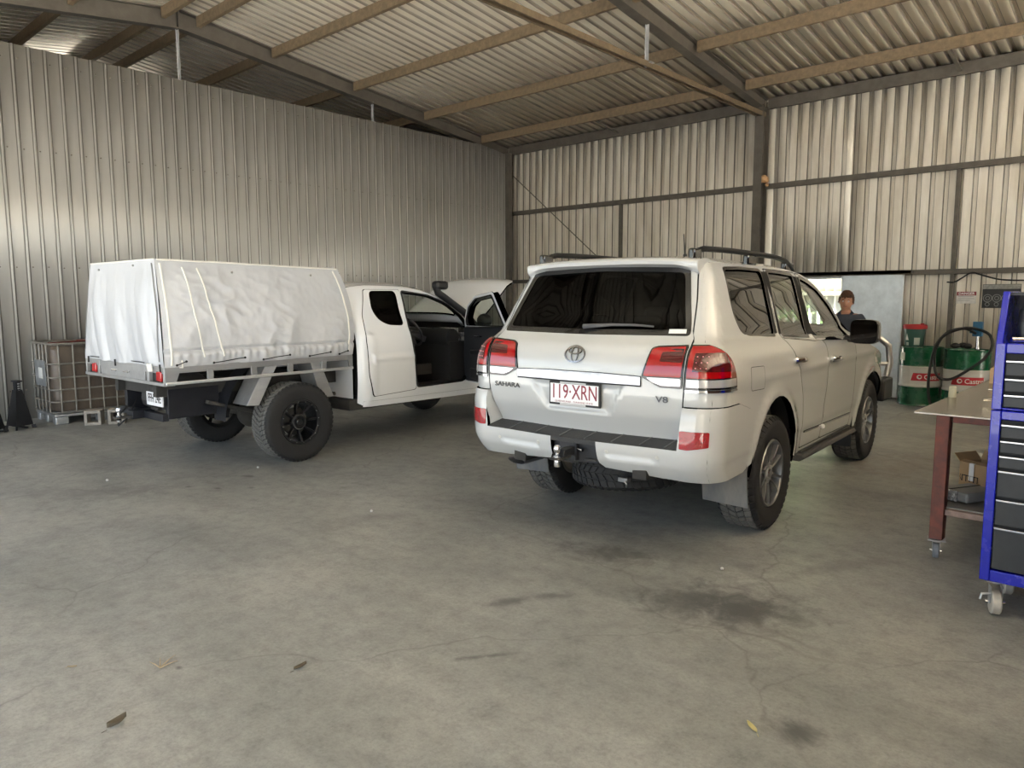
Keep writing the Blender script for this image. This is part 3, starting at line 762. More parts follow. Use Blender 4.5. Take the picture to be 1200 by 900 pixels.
# roof and bonnet
us = [-.60 + .1 * i for i in range(43)]
edge = [(roof_v(u) * .9999, u) for u in us if u <= 3.55]
ws_hole = smooth_poly([(-.56, 1.62), (.56, 1.62), (.70, 2.22), (-.70, 2.22)], .06)
roof_poly = [(v, u) for v, u in edge] + [(-v, u) for v, u in edge[::-1]]
patch(body, S_roof, roof_poly, [ws_hole], thick=.02, sp=.06)
# nose
S_nose = Surf(lambda a, b: (a, 3.60 + .10 * (1 - (abs(a) / .9) ** 3) + .03 * (1 - ((b - .75) / .3) ** 2), b), (0, 1, 0))
patch(body, S_nose, [(-.80, .45), (.80, .45), (.80, 1.02), (-.80, 1.02)], thick=.05, sp=.08)
body.build('body_shell', M_pearl, LCx, weld=0)
# seals behind the gaps, inner shell
for s in (1, -1):
    mb = MB()
    for ln in (RDE, GAPB, [(.72, .487), (1.25, .485), (2.19, .470)], [(2.19, .470), (2.20, .60), (2.24, .95), (2.24, 1.18), (2.16, 1.30)]): mb = MB(); inner_liner(mb, ln, s); mb.build('body_seal', M_seal, LCx)
    mb = MB()
    for z0, z1 in zip(zz[:-1], zz[1:]):
        mb.add([S_rearq[s].at(gv_(z) + d, z, -.012)[0] for z, d in ((z0, -.02), (z0, .02), (z1, .02), (z1, -.02))], [(0, 1, 2, 3)])
    mb.build('body_seal', M_seal, LCx)
# doors
for s in (1, -1):
    for nm, pol, gl, gm in (('rear_door', rdoor, rglass, G_dark), ('front_door', fdoor, fglass, G_clr)):
        mb = MB(); patch(mb, S_side[s], smooth_poly(offset_poly(pol, .003), .025), [smooth_poly(gl, .03)], thick=.03, sp=.045)
        d = mb.build(nm, M_pearl, LCx)
        mb = MB(); g2 = smooth_poly(offset_poly(gl, -.004), .03); patch(mb, S_side[s], g2, off=-.008, thick=.002, sp=.08); mb.build('window_pane', gm, d)
        mb = MB(); patch(mb, S_side[s], smooth_poly(offset_poly(gl, -.020), .035), [smooth_poly(offset_poly(gl, .003), .03)], off=.0015, thick=.006, sp=.05); mb.build('window_frame', M_gloss, d)
        # chrome strip under the glass
        b0 = min(p[0] for p in gl) - .02; b1 = max(p[0] for p in gl); zl = lambda u: (1.366 - .045 * (u - .46) / .62) if nm == 'rear_door' else (1.325 - .040 * (u - 1.13) / .95)
        mb = MB(); patch(mb, S_side[s], [(b0, zl(b0) - .030), (b1, zl(b1) - .030), (b1, zl(b1) - .020), (b0, zl(b0) - .020)], off=.004, thick=.004, sp=.1); mb.build('belt_moulding', M_chrome, d)
        # handle
        hu = .44 if nm == 'rear_door' else 1.385; hz = 1.178 if nm == 'rear_door' else 1.125
        mb = MB(); P = [S_side[s].at(hu + .03 + t * .20, hz - t * .008, .010 + .030 * math.sin(PI * min(max(t, .12), .88)))[0] for t in [i / 8 for i in range(9)]]
        mb.tube(P, [.014] + [.019] * 7 + [.014], 10); mb.ball(S_side[s].at(hu + .035, hz, .014)[0], .026, 8); mb.build('door_handle', M_chrome, d)
        # lower chrome moulding
        u0, u1 = (.78, 1.235) if nm == 'rear_door' else (1.268, 2.17)
        mb = MB(); patch(mb, S_side[s], [(u0, .600 - .02 * (u0 - .78)), (u1, .600 - .02 * (u1 - .78)), (u1, .614 - .02 * (u1 - .78)), (u0, .614 - .02 * (u0 - .78))], off=.008, thick=.008, sp=.1); mb.build('door_moulding', M_chrome, d)
    mb = MB(); patch(mb, S_side[s], smooth_poly(offset_poly(qglass, -.004), .035), off=-.008, thick=.002, sp=.08); mb.build('quarter_window', G_dark, LCx)
    mb = MB(); patch(mb, S_side[s], smooth_poly(offset_poly(qglass, -.018), .04), [smooth_poly(offset_poly(qglass, .003), .035)], off=.0015, thick=.006, sp=.05); mb.build('window_frame', M_gloss, LCx)
    # sill skirt below the doors and flare lips
    mb = MB(); patch(mb, S_side[s], [(.60, .40), (2.36, .375), (2.38, sil(2.38) + .01), (.60, sil(.6) + .01)], off=-.004, thick=.05, sp=.08); mb.build('sill_panel', M_pearl, LCx)
# fuel flap outline and flap
mb = MB(); ff = smooth_poly([(-.395, 1.19), (-.155, 1.182), (-.150, 1.035), (-.39, 1.042)], .02)
patch(mb, S_side[1], offset_poly(ff, -.004), [ff], off=.0008, thick=.002, sp=.05); mb.build('fuel_flap_gap', M_seal, LCx)
mb = MB(); patch(mb, S_side[1], ff, off=.001, thick=.002, sp=.05); mb.build('fuel_flap', M_pearl, LCx)
# bumper line gap on the corner
# windscreen
mb = MB(); patch(mb, S_roof, smooth_poly([(-.58, 1.60), (.58, 1.60), (.72, 2.24), (-.72, 2.24)], .06), off=-.006, thick=.002, sp=.12); mb.build('windscreen', G_clr, LCx)
# tailgate -----------------------------------------------------------------
zs = [.755, .80, .86, .92, .985]
def gl_edge(z): return gv_(z) if z >= .985 else .716 + (gv_(.985) - .716) * ((z - .755) / .23)
zz = [.755 + .045 * i for i in range(25)]; zz = [z for z in zz if z < 1.85] + [1.85]
tg = [(gl_edge(z) - .004, z) for z in zz]; tgp = tg + [(-v, z) for v, z in tg[::-1]]
rg = [(-.712, 1.405), (.712, 1.405), (.600, 1.825), (-.600, 1.825)]
rg = [(-.712, 1.405), (0, 1.400), (.712, 1.405), (.69, 1.50), (.655, 1.62), (.60, 1.82), (0, 1.84), (-.60, 1.82), (-.655, 1.62), (-.69, 1.50)]
mb = MB(); patch(mb, S_rear, tgp, [smooth_poly(rg, .03)], thick=.03, sp=.03, esp=.045)
gate = mb.build('tailgate', M_pearl, LCx)
mb = MB(); patch(mb, S_rear, smooth_poly(offset_poly(rg, -.004), .03), off=.002, thick=.003, sp=.08); mb.build('rear_window', G_rear, gate)
mb = MB(); patch(mb, S_rear, smooth_poly(offset_poly(rg, -.006), .03), [smooth_poly(offset_poly(rg, .028), .04)], off=.0035, thick=.002, sp=.05); mb.build('window_seal', M_gloss, gate)
mb = MB(); patch(mb, S_rear, [(.575, 1.410), (.690, 1.412), (.685, 1.438), (.572, 1.436)], off=.006, thick=.001, sp=.05); mb.build('window_sticker', mat('paper_white', (.8, .8, .8), .6), gate)
# wiper
mb = MB(); P = [S_rear.at(v, z, .02)[0] for v, z in ((-.02, 1.435), (.05, 1.440), (.18, 1.450), (.34, 1.450), (.47, 1.443))]; mb.tube(P, [.016, .014, .010, .008, .005], 8)
mb.build('wiper', mat('wiper_grey', (.10, .10, .11), .4), gate)
# chrome strip, emblem, lettering, plate
mb = MB(); st = [(-.47, 1.088), (-.47, 1.150), (0, 1.158), (.50, 1.130), (.50, 1.112), (.455, 1.090), (0, 1.100)]
st = [(-.475, 1.098), (-.475, 1.150), (-.2, 1.160), (.2, 1.160), (.475, 1.150), (.475, 1.098), (.2, 1.100), (-.2, 1.100)]
patch(mb, S_rearq[1], st, off=.016, thick=.02, sp=.05); mb.build('chrome_strip', mat('strip_chrome', (.30, .315, .34), .16, 1., var=.25, vscale=14), gate)
def ring3(mb, S, cx, cz, rx, rz, w, off=.012, n=36, t=.008):
    o = [(cx + rx * math.cos(2 * PI * i / n), cz + rz * math.sin(2 * PI * i / n)) for i in range(n)]
    i_ = [(cx + (rx - w) * math.cos(2 * PI * i / n), cz + (rz - w) * math.sin(2 * PI * i / n)) for i in range(n)]
    patch(mb, S, o, [i_], off=off, thick=t, sp=.02)
mb = MB(); ring3(mb, S_rear, .0, 1.268, .078, .054, .008); ring3(mb, S_rear, 0, 1.268, .028, .052, .007, .013); ring3(mb, S_rear, 0, 1.290, .052, .024, .007, .014)
mb.build('round_badge', mat('badge_chrome', (.45, .46, .48), .2, 1.), gate)
def text_on(S, body, v, z, size, m, parent, name, off=.006, sx=1., bold=0., ext=.002):
    p, n = S.at(v, z, off); n = Vector((n.x, n.y, n.z)); x = Vector((0, 0, 1)).cross(n).normalized(); y = n.cross(x)
    M = Matrix((x, y, n)).transposed().to_4x4(); M.translation = p
    return text(name, body, size, M, m, parent, ext, sx, bold=bold)
M_letter = mat('dark_letters', (.025, .025, .027), .45)
text_on(S_rear, 'SAHARA', -.575, 1.030, .046, M_letter, gate, 'lettering', off=.009, sx=1.35, bold=.0004, ext=.0012)
text_on(S_rear, 'V8', .615, 1.018, .055, mat('badge_silver', (.13, .13, .14), .4, .5), gate, 'lettering', off=.009, sx=1.35, bold=.0005, ext=.0012)
pl = Vector((0, rear_u(0, 1.0) + .018, 1.008))
mb = MB(); mb.box((-.198, pl.y - .010, pl.z - .078), (.198, pl.y + .006, pl.z + .078)); fr = mb.build('plate_frame', M_blk, gate, bevel=.003)
mb = MB(); mb.box((-.186, pl.y - .013, pl.z - .064), (.186, pl.y - .009, pl.z + .064)); mb.build('number_plate', mat('plate_white', (.80, .80, .82), .35), fr)
M_mar = mat('maroon_paint', (.22, .012, .035), .4)
MT = T(0, pl.y - .0135, pl.z) @ RX(PI / 2)
text('plate_characters', '119\u00b7XRN', .135, T(0, pl.y - .0135, pl.z + .008) @ RX(PI / 2), M_mar, fr, .0008, .70, bold=.0006)
text('plate_motto', 'QUEENSLAND - SUNSHINE STATE', .017, T(0, pl.y - .0135, pl.z - .054) @ RX(PI / 2), M_mar, fr, .0006, 1.15)
for dz in (-.0715, .0715):
    text('frame_caption', 'Toyota' if dz < 0 else 'Toyota', .012, T(-.05, pl.y - .0105, pl.z + dz) @ RX(PI / 2), mat('paper_white', (.8, .8, .8), .6), fr, .0005, 1.2)
    mb = MB(); mb.box((-.11, pl.y - .0112, pl.z + dz - .0055), (.09, pl.y - .0095, pl.z + dz + .0055)); mb.build('frame_strip', mat('caption_strip', (.55, .55, .56), .5), fr)
# dark gap seals below and above the strip, camera bump
mb = MB(); patch(mb, S_rearq[1], [(-.475, 1.088), (-.2, 1.090), (.2, 1.090), (.475, 1.088), (.475, 1.097), (.2, 1.099), (-.2, 1.099), (-.475, 1.097)], off=.010, thick=.01, sp=.05); mb.build('strip_bottom_gap', M_seal, gate)
mb = MB(); patch(mb, S_rearq[1], [(-.475, 1.150), (-.2, 1.160), (.2, 1.160), (.475, 1.150), (.475, 1.154), (.2, 1.164), (-.2, 1.164), (-.475, 1.154)], off=.006, thick=.008, sp=.05); mb.build('strip_top_gap', M_seal, gate)
# rear spoiler ------------------------------------------------------------
def sp_u(v, t): # rearmost line
    return -.655 + .055 * (abs(v) / .66) ** 2
mb = MB(); nv, secs = 36, []
for i in range(nv + 1):
    v = -.665 + 1.33 * i / nv; a = (abs(v) / .665); e = sp_u(v, 0); zt = 1.898 - .022 * a ** 3; th = .052 - .0 * a
    drop = .040 * max(0, a - .8) / .2
    sec = [(-.20, roof_zf(v, -.20) + .001), (-.38, roof_zf(v * .98, -.38) + .006), (e + .14, zt + .010), (e + .05, zt + .002), (e + .008, zt - .010), (e - .002, zt - .022), (e + .004, zt - .044 - drop * .5), (e + .05, zt - .060 - drop), (e + .12, zt - .070 - drop), (-.44, zt - .075 - drop)]
    secs.append([Vector((v, a_, b_)) for a_, b_ in sec])
ns = len(secs[0]); mb.add([p for s_ in secs for p in s_], [(i * ns + j, (i + 1) * ns + j, (i + 1) * ns + j + 1, i * ns + j + 1) for i in range(nv) for j in range(ns - 1)] + [tuple(range(ns)), tuple(nv * ns + j for j in range(ns))[::-1]])
mb.build('rear_spoiler', M_pearl, LCx, smooth=50)
mb = MB(); mb.box((-.16, -.60, 1.800), (.16, -.56, 1.822)); mb.build('high_stop_light', M_redd, LCx, bevel=.004)
# tail lights --------------------------------------------------------------
def lamp(outer, S, parent, off, mi, thick=.012, m=None, name='lens', sp=.04, rr=.012):
    mb = MB(); patch(mb, S, smooth_poly(outer, rr), off=off, thick=thick, sp=sp); return mb.build(name, m, parent)
for s in (1, -1):
    g = (lambda pts: pts) if s > 0 else (lambda pts: [(-a, b) for a, b in pts])
    S = S_rearq[1]
    inn = [(.478, 1.150), (.520, 1.322), (.555, 1.334), (.747, 1.345), (.742, 1.092), (.600, 1.092)]
    lt = lamp(g(inn), S, gate, .010, 0, .016, M_gloss, 'tail_light')
    lamp(g([(.492, 1.158), (.528, 1.316), (.560, 1.325), (.738, 1.335), (.735, 1.160)]), S, lt, .0125, 0, .004, M_red, 'red_lens')
    lamp(g([(.585, 1.245), (.598, 1.300), (.735, 1.310), (.735, 1.245)]), S, lt, .0140, 0, .003, M_redd, 'dark_red_lens')
    lamp(g([(.510, 1.150), (.735, 1.152), (.734, 1.106), (.606, 1.104), (.545, 1.125)]), S, lt, .0125, 0, .004, M_clr, 'clear_lens')
    # outer half on the body corner: rear part then wrapping to the side
    mb = MB(); zc_ = [1.092 + .0253 * i for i in range(11)]
    q = [(.762, z) for z in zc_] + [(corner(z)[1], z) for z in zc_[::-1]]
    patch(mb, S_rearq[s], q, off=.010, thick=.014, sp=.04)
    fe = spl([(1.09, -.66), (1.15, -.665), (1.25, -.70), (1.30, -.735), (1.345, -.80)])
    q = [(corner(z)[0], z) for z in zc_] + [(fe(z), z) for z in zc_[::-1]]
    patch(mb, S_side[s], q, off=.010, thick=.014, sp=.04); bl = mb.build('tail_light', M_gloss, LCx)
    def wrap(z0, z1, m, name, off, v0=.770, k=.012, fr=None):
        mb = MB(); zc2 = [z0 + (z1 - z0) * i / 8 for i in range(9)]
        patch(mb, S_rearq[s], [(v0, z) for z in zc2] + [(corner(z)[1], z) for z in zc2[::-1]], off=off, thick=.003, sp=.03)
        patch(mb, S_side[s], [(corner(z)[0], z) for z in zc2] + [((fr(z) if fr else fe(z) - k), z) for z in zc2[::-1]], off=off, thick=.003, sp=.03)
        return mb.build(name, m, bl)
    wrap(1.158, 1.337, M_red, 'red_lens', .0125)
    wrap(1.195, 1.300, M_redd, 'dark_red_lens', .0140, v0=.800, fr=lambda z: -.75)
    wrap(1.104, 1.150, M_clr, 'clear_lens', .0125)
    for i in range(9):
        mb = MB(); p, n = S_rearq[s].at(.815 + .026 * (i % 3), 1.215 + .032 * (i // 3), .0160); mb.ball(p, .0042, 6)
        mb.build('led_dot', mat('led_pink', (.65, .35, .38), .3), bl)
    # chrome tail under the lamp
    mb = MB(); patch(mb, S_rearq[s], [(.762, 1.074), (corner(1.08)[1], 1.074), (corner(1.08)[1], 1.088), (.762, 1.088)], off=.012, thick=.01, sp=.03)
    patch(mb, S_side[s], [(corner(1.08)[0], 1.074), (-.66, 1.074), (-.665, 1.088), (corner(1.08)[0], 1.088)], off=.012, thick=.01, sp=.03); mb.build('lamp_trim', M_chrome, bl)
# bumper ------------------------------------------------------------------
DW, DU, RX_ = .006, 0, .05
ub_ = spl([(.50, -.93), (.56, -.985), (.62, -1.025), (.70, -1.038), (.90, -1.030), (.975, -1.012), (1.0, -1.0)])
def b_rear(v, z):
    wz = w_(max(z, .5)) + DW; rc = .20; vc = wz - rc; a = abs(v); cr = CR * (1 - math.cos(PI * min(a / vc, 1))) / 2; t = min(max((a - vc) / rc, 0), .999)
    groove = .010 * math.exp(-((z - .640) / .012) ** 2) * min(1, max(0, (a - .24) / .04)) * min(1, max(0, (.62 - a) / .05))
    return ub_(z) + cr + rc * (1 - math.sqrt(1 - t * t)) + groove
def b_side(u, z):
    wz = w_(max(z, .5)) + DW; rc = .20; u0 = ub_(z) + CR
    if u < u0 + rc: t = min((u0 + rc - u) / rc, .999); wz -= rc * (1 - math.sqrt(1 - t * t))
    return wz + .010 * min(1, max(0, (u + .75) / .4)) * 0 + flare(u, z) * .9
def b_corner(z): return ub_(z) + CR + .20 * (1 - c45), w_(max(z, .5)) + DW - .20 * (1 - c45)
S_br = Surf(lambda a, b: (a, b_rear(a, b), b), (0, -1, 0)); S_bs = {s: Surf(lambda a, b: (b_side(a, b), a, b), (1, 0, 0), s < 0) for s in (1, -1)}
mb = MB()
zl = [.515 + .0425 * i for i in range(12)]
for s in (1, -1):
    zz2 = [z for z in zl if z < .98] + [.980]
    q = [(b_corner(z)[0], z) for z in zz2] + [(-.60, .982), (-.41, .930), (-.345, .80), (-.325, .62), (-.345, .56), (-.45, .52)]
    patch(mb, S_bs[s], q, thick=.03, sp=.04)
rp = [(.735, .745), (.742, .80), (.75, .90), (.752, .980)] + [(b_corner(z)[1], z) for z in zz2[::-1]]
lowr = [(.60, .520), (.235, .548), (.205, .580), (.195, .72)]
right = [(.195, .720)] + [(.735, .720)] + rp[0:0]
full_r = [(.195, .722), (.735, .722)] + rp + lowr[:-1]
full_l = [(-v, z) for v, z in full_r]
full_l = [(-.735, .722), (-.150, .722)] + [(-.150, .600), (-.185, .560), (-.60, .520)] + [(-v, z) for v, z in rp[::-1]]
patch(mb, S_br, full_r, thick=.03, sp=.035); patch(mb, S_br, full_l, thick=.03, sp=.035)
bmp = mb.build('rear_bumper', M_pearl, LCx)
# painted returns between the bumper horns and the tailgate
for s in (1, -1):
    mb = MB()
    def ret(a, b):
        z = .735 + .245 * a; v0 = .742 + .010 * a; v1 = gl_edge(z) + .003
        return Vector((s * (v0 + (v1 - v0) * b), b_rear(v0, z) * (1 - b) + (rear_u(v1, z) + .012) * b, z))
    mb.grid(ret, 6, 3); mb.build('bumper_return', M_pearl, bmp)
# black step pad with pale ribs
mb = MB(); nn = 24
def padp(t, k): v = -.735 + 1.47 * t; return Vector((v, (b_rear(v, .722) + .004) * (1 - k) + (rear_u(v, .757) + .01) * k, .724 + .036 * k))
mb.grid(padp, nn, 3); mb.grid(lambda t, k: padp(t, 0) - Vector((0, 0, .03 * k)), nn, 1); pad = mb.build('step_pad', mat('textured_step_black', (.035, .036, .038), .6, bump=.5, bscale=200), bmp)
for t in (.14, .30, .44, .57, .70, .83, .94):
    mb = MB(); a, b = padp(t, .08), padp(t + .012, .92); mb.bar(a + Vector((0, 0, .003)), b + Vector((0, 0, .003)), .007, .004); mb.build('step_rib', mat('rib_grey', (.12, .12, .125), .5), pad)
for s in (1, -1):
    mb = MB(); rf = [(.750, .735), (.748, .842), (.765, .845), (b_corner(.84)[1] + .002, .843), (b_corner(.75)[1] + .002, .752), (.80, .733)]
    patch(mb, S_br if s > 0 else Surf(lambda a, b: (a, b_rear(a, b), b), (0, -1, 0), True), smooth_poly(rf, .008), off=.004, thick=.006, sp=.03)
    rfl = mb.build('reflector', mat('red_reflector', (.33, .003, .005), .18, 0, coat=1., bump=.6, bscale=160), bmp)
mb = MB()
for v, z in ((-.62, .655), (-.26, .665), (.27, .665), (.61, .665)):
    p, n = S_br.at(v, z, .001); M = Matrix.Translation(p) @ n.to_track_quat('Z', 'Y').to_matrix().to_4x4()
    mb.lathe([(0, .003), (.011, .003), (.013, 0)], 16, M)
mb.build('parking_sensors', mat('sensor_grey', (.55, .55, .52), .35), bmp)
# tow hitch ----------------------------------------------------------------
mb = MB(); mb.box((-.150, -.985, .565), (.195, -.93, .722)); mb.box((-.10, -1.0, .60), (.02, -.97, .70)); mb.box((.03, -1.02, .575), (.045, -.93, .69)); mb.box((-.03, -1.14, .615), (.03, -.85, .665)); mb.box((.10, -1.005, .585), (.18, -.96, .60))
hb = mb.build('tow_hitch', mat('hitch_black', (.028, .029, .033), .45, .3), LCx, bevel=.005)
mb = MB(); mb.box((-.045, -1.20, .602), (.035, -1.06, .617)); mb.build('ball_mount', M_under, hb, bevel=.004)
mb = MB(); mb.lathe([(0, 0), (.018, 0), (.018, .02), (.026, .022), (.026, .034), (.014, .04), (.014, .055), (.022, .065), (.0255, .082), (.022, .099), (.012, .108), (0, .110)], 20, T(-.005, -1.165, .590)); mb.lathe([(0, -.045), (.02, -.045), (.023, -.03), (.02, 0), (0, 0)], 12, T(-.005, -1.165, .602)); mb.build('tow_ball', M_chrome, hb)
mb = MB(); mb.tube([(.055, -1.015, .655), (.10, -1.03, .655)], .010, 10); mb.build('hitch_pin', M_chrome, hb)
mb = MB(); mb.box((.30, -.92, .455), (.37, -.87, .485)); mb.tube([(.36, -.93, .47), (.375, -.935, .45), (.37, -.93, .43)], .008, 6); mb.build('shackle_eye', M_alloy, hb, bevel=.004)
# exhaust, spare tyre, underbody ------------------------------------------
mb = MB()
def exh(a, b, k=1.): return Vector((-.46 - .10 * a + .075 * k * math.cos(2 * PI * b), -.45 - .42 * a - .03 * math.sin(2 * PI * b), .505 - .035 * a + .034 * k * math.sin(2 * PI * b)))
mb.grid(lambda a, b: exh(a, b), 6, 28); mb.grid(lambda a, b: exh(1 - a, b, .90), 6, 28); mb.grid(lambda a, b: exh(1, b, 1 - .1 * a), 1, 28); mb.build('exhaust_tip', mat('grey_exhaust_steel', (.24, .24, .25), .35, .8), LCx)
sw = bpy.data.objects.new('spare_wheel', None); COL.objects.link(sw); sw.parent = LCx; sw.location = (.12, -.48, .475); sw.rotation_euler = (0, R(90) , 0)
tyre(MB(), .385, .23, .225).build('tyre', [M_rub, M_rub], sw, smooth=40)
mb = MB(); lathe_x(mb, [(.0, -.02), (.226, -.02), (.226, .02), (0, .02)], 32); mb.build('rim', M_under, sw)
sw.rotation_euler = (0, R(88), R(4))
mb = MB(); mb.box((-.68, -.80, .50), (.68, 3.45, .70)); mb.box((-.90, .62, .40), (.90, 2.30, .52)); mb.tube([(-.80, .10, .40), (.80, .10, .40)], .05, 12); mb.ball((.0, .10, .40), .15, 10); mb.tube([(-.80, 2.98, .40), (.80, 2.98, .40)], .045, 12)
for s in (1, -1):
    mb.box((s * .42, -.95, .50), (s * .52, 3.4, .60))
    mb.tube([(s * .60, .05, .38), (s * .56, -.12, .75)], .03, 10)
mb.build('underbody', M_under, LCx, bevel=.004)
# wheel housings (dark liners)
for s in (1, -1):
    for cu, rx, rz in ((.13, .46, .53), (2.98, .50, .49)):
        mb = MB()
        mb.grid(lambda a, b: Vector((s * (.62 + .30 * b), cu + rx * math.cos(PI * a), .44 + rz * math.sin(PI * a))), 16, 1)
        mb.grid(lambda a, b: Vector((s * .62, cu + rx * math.cos(PI * a) * b, .44 + rz * math.sin(PI * a) * b)), 16, 2)
        mb.build('wheel_arch_liner', M_seal, LCx)
# mud flaps
for s in (1, -1):
    mb = MB(); n = 10
    mb.grid(lambda a, b: Vector((s * (.64 + .31 * a), -.36 - .05 * b - .03 * a * 0, .262 + .012 * (1 - a) + .31 * b)), n, 4)
    mb.grid(lambda a, b: Vector((s * (.64 + .31 * a), -.348 - .05 * b, .262 + .012 * (1 - a) + .31 * b)), n, 4)
    mb.build('mud_flap', mat('dusty_mud_flap', (.17, .165, .155), .8, 0, var=.35, vscale=7, stretch=(1, 1, .3), col2=(.09, .10, .115)), LCx)
    mb = MB(); mb.box((s * .70, 2.30, .24), (s * .95, 2.312, .56)); mb.build('mud_flap', M_blk, LCx, bevel=.003)
# wheels
for s in (1, -1):
    for cu in (.13, 2.98):
        wheel_silver(LCx, .405, .272, (s * .815, cu, .405), 0 if s > 0 else PI)
# side steps
for s in (1, -1):
    mb = MB(); pts = [(.78, .40), (.97, .395), (1.005, .42), (.985, .448), (.80, .462)]
    P0 = [(s * x, .66, z) for x, z in pts]; P1 = [(s * x, 2.26, z - .015) for x, z in pts]; n = 5
    mb.add(P0 + P1, [tuple(range(n)), tuple(range(n, 2 * n))[::-1]] + [(i, (i + 1) % n, n + (i + 1) % n, n + i) for i in range(n)])
    for u in (.80, 1.5, 2.1): mb.box((s * .55, u, .40), (s * .82, u + .05, .44))
    stp = mb.build('side_step', mat('step_black', (.022, .022, .023), .5), LCx, bevel=.008)
    mb = MB(); mb.box((s * .84, .72, .455), (s * .96, 2.2, .463)); mb.build('tread_pad', M_blk, stp)
    mb = MB(); mb.ball(S_side[s].at(1.26, .585, .012)[0], .020, 8); mb.build('puddle_lamp', mat('white_plastic', (.8, .8, .8), .4), stp)
# roof rails
for s in (1, -1):
    mb = MB(); P = []
    for i in range(25):
        t = i / 24; u = -.50 + 2.02 * t; lift = .072 * min(1, min(t / .06, (1 - t) / .12)) ** .6
        P.append(Vector((s * (.585 + .02 * t), u, roof_zf(.585, u) + lift - .004)))
    mb.tube(P, [.020] * 25, 10); rr = mb.build('roof_rail', mat('rail_black', (.004, .004, .004), .5, 0), LCx)
    for u0, u1, bl in ((-.53, -.40, 1), (.42, .60, 0), (1.28, 1.50, 1)):
        mb = MB(); z0 = roof_zf(.585, (u0 + u1) / 2) - .008
        mb.box((s * .565, u0, z0 - .01), (s * .612, u1, z0 + (.078 if bl else .066)))
        mb.build('rail_foot', M_gloss, rr, bevel=.014)
mb = MB(); mb.tube([(.35, -.10, roof_zf(.35, -.1) - .01), (.35, -.13, roof_zf(.35, -.1) + .16)], [.006, .003], 6); mb.lathe([(0, .03), (.012, .028), (.02, 0)], 10, T(.35, -.10, roof_zf(.35, -.1) - .005)); mb.build('antenna', M_blk, LCx)
# black pillar covers between the side windows
for s in (1, -1):
    mb = MB()
    for pl_ in ([(.43, 1.822), (.545, 1.822), (.475, 1.60), (.445, 1.368), (.40, 1.37), (.42, 1.45), (.47, 1.62)], [(1.115, 1.803), (1.195, 1.800), (1.180, 1.60), (1.168, 1.40), (1.185, 1.345), (1.015, 1.342), (1.075, 1.60)], [(1.207, 1.800), (1.258, 1.790), (1.185, 1.60), (1.197, 1.60)], [(1.200, 1.600), (1.187, 1.600), (1.125, 1.335), (1.20, 1.330), (1.178, 1.40)]):
        mb = MB(); patch(mb, S_side[s], pl_, off=.0025, thick=.002, sp=.05); mb.build('pillar_cover', mat('pillar_black', (.006, .006, .006), .55, 0, spec=.2), LCx)
    mb = MB(); patch(mb, S_side[s], [(.365, 1.822), (.43, 1.822), (.36, 1.55), (.365, 1.42), (.33, 1.374), (.30, 1.374), (.36, 1.62)][0:0] or [(.42, 1.822), (.47, 1.822), (.42, 1.62), (.375, 1.45), (.375, 1.378), (.312, 1.374), (.37, 1.62)], off=.0022, thick=.002, sp=.05)
    mb.build('pillar_cover', mat('pillar_black', (.006, .006, .006), .55, 0, spec=.2), LCx)
# mirrors
for s in (1, -1):
    mb = MB()
    M = T(s * 1.10, 1.98, 1.335) @ RZ(s * R(-12))
    def mir(a, b):
        t = 2 * PI * b; ex = .45
        cx, cz = math.cos(t), math.sin(t); sx = math.copysign(abs(cx) ** ex, cx) * .118; sz = math.copysign(abs(cz) ** ex, cz) * .105
        k = [1, 1.02, .98, .80, .45, .0][int(round(a * 5))]; y = [-.045, -.02, .03, .07, .095, .10][int(round(a * 5))]
        return M @ Vector((sx * k, y, sz * k))
    mb.grid(mir, 5, 32); hd_ = mb.build('side_mirror', M_gloss, LCx, smooth=50, weld=.0005)
    mb = MB(); mb.grid(lambda a, b: M @ Vector((math.copysign(abs(math.cos(2 * PI * b)) ** .45, math.cos(2 * PI * b)) * .106 * a, -.030, math.copysign(abs(math.sin(2 * PI * b)) ** .45, math.sin(2 * PI * b)) * .093 * a)), 2, 32); mb.build('mirror_glass', mat('mirror_silver', (.035, .035, .04), .03, 1.), hd_)
    mb = MB(); mb.tube([(s * .86, 2.02, 1.275), (s * 1.0, 2.0, 1.265), (s * 1.05, 1.99, 1.29)], [.035, .03, .03], 10); mb.build('mirror_arm', M_gloss, hd_)
# bull bar and front end
mb = MB()
for s in (1, -1):
    mb.tube([(s * .62, 3.93, .60), (s * .62, 3.97, .95), (s * .62, 3.93, 1.13), (s * .70, 3.92, 1.19), (s * .82, 3.96, 1.18), (s * .90, 4.00, 1.10), (s * .92, 4.02, .92), (s * .90, 3.98, .76)], .034, 12)
    mb.tube([(s * .62, 3.955, .86), (s * .80, 3.95, .90), (s * .90, 4.0, .90)], .022, 10)
mb.tube([(-.62, 3.94, 1.10), (.62, 3.94, 1.10)], .03, 12); mb.tube([(-.62, 3.97, .90), (.62, 3.97, .90)], .025, 12)
bb = mb.build('bull_bar', mat('brushed_alloy_bar', (.58, .58, .58), .28, .9), LCx, smooth=50)
mb = MB(); mb.box((-.86, 3.66, .52), (.86, 4.04, .76)); mb.build('bar_channel', M_alloy, bb, bevel=.03)
for s in (1, -1):
    mb = MB(); mb.box((s * .84, 3.62, .52), (s * .955, 4.06, .75)); mb.build('bumper_wing', mat('wing_black', (.014, .014, .014), .4), bb, bevel=.02)
    mb = MB(); mb.box((s * .60, 3.56, .86), (s * .87, 3.64, 1.02)); mb.build('headlight', M_clr, LCx, bevel=.02)
mb = MB(); mb.box((-.5, 3.68, .75), (.5, 3.72, 1.02)); mb.build('grille', M_chrome, LCx, bevel=.01)
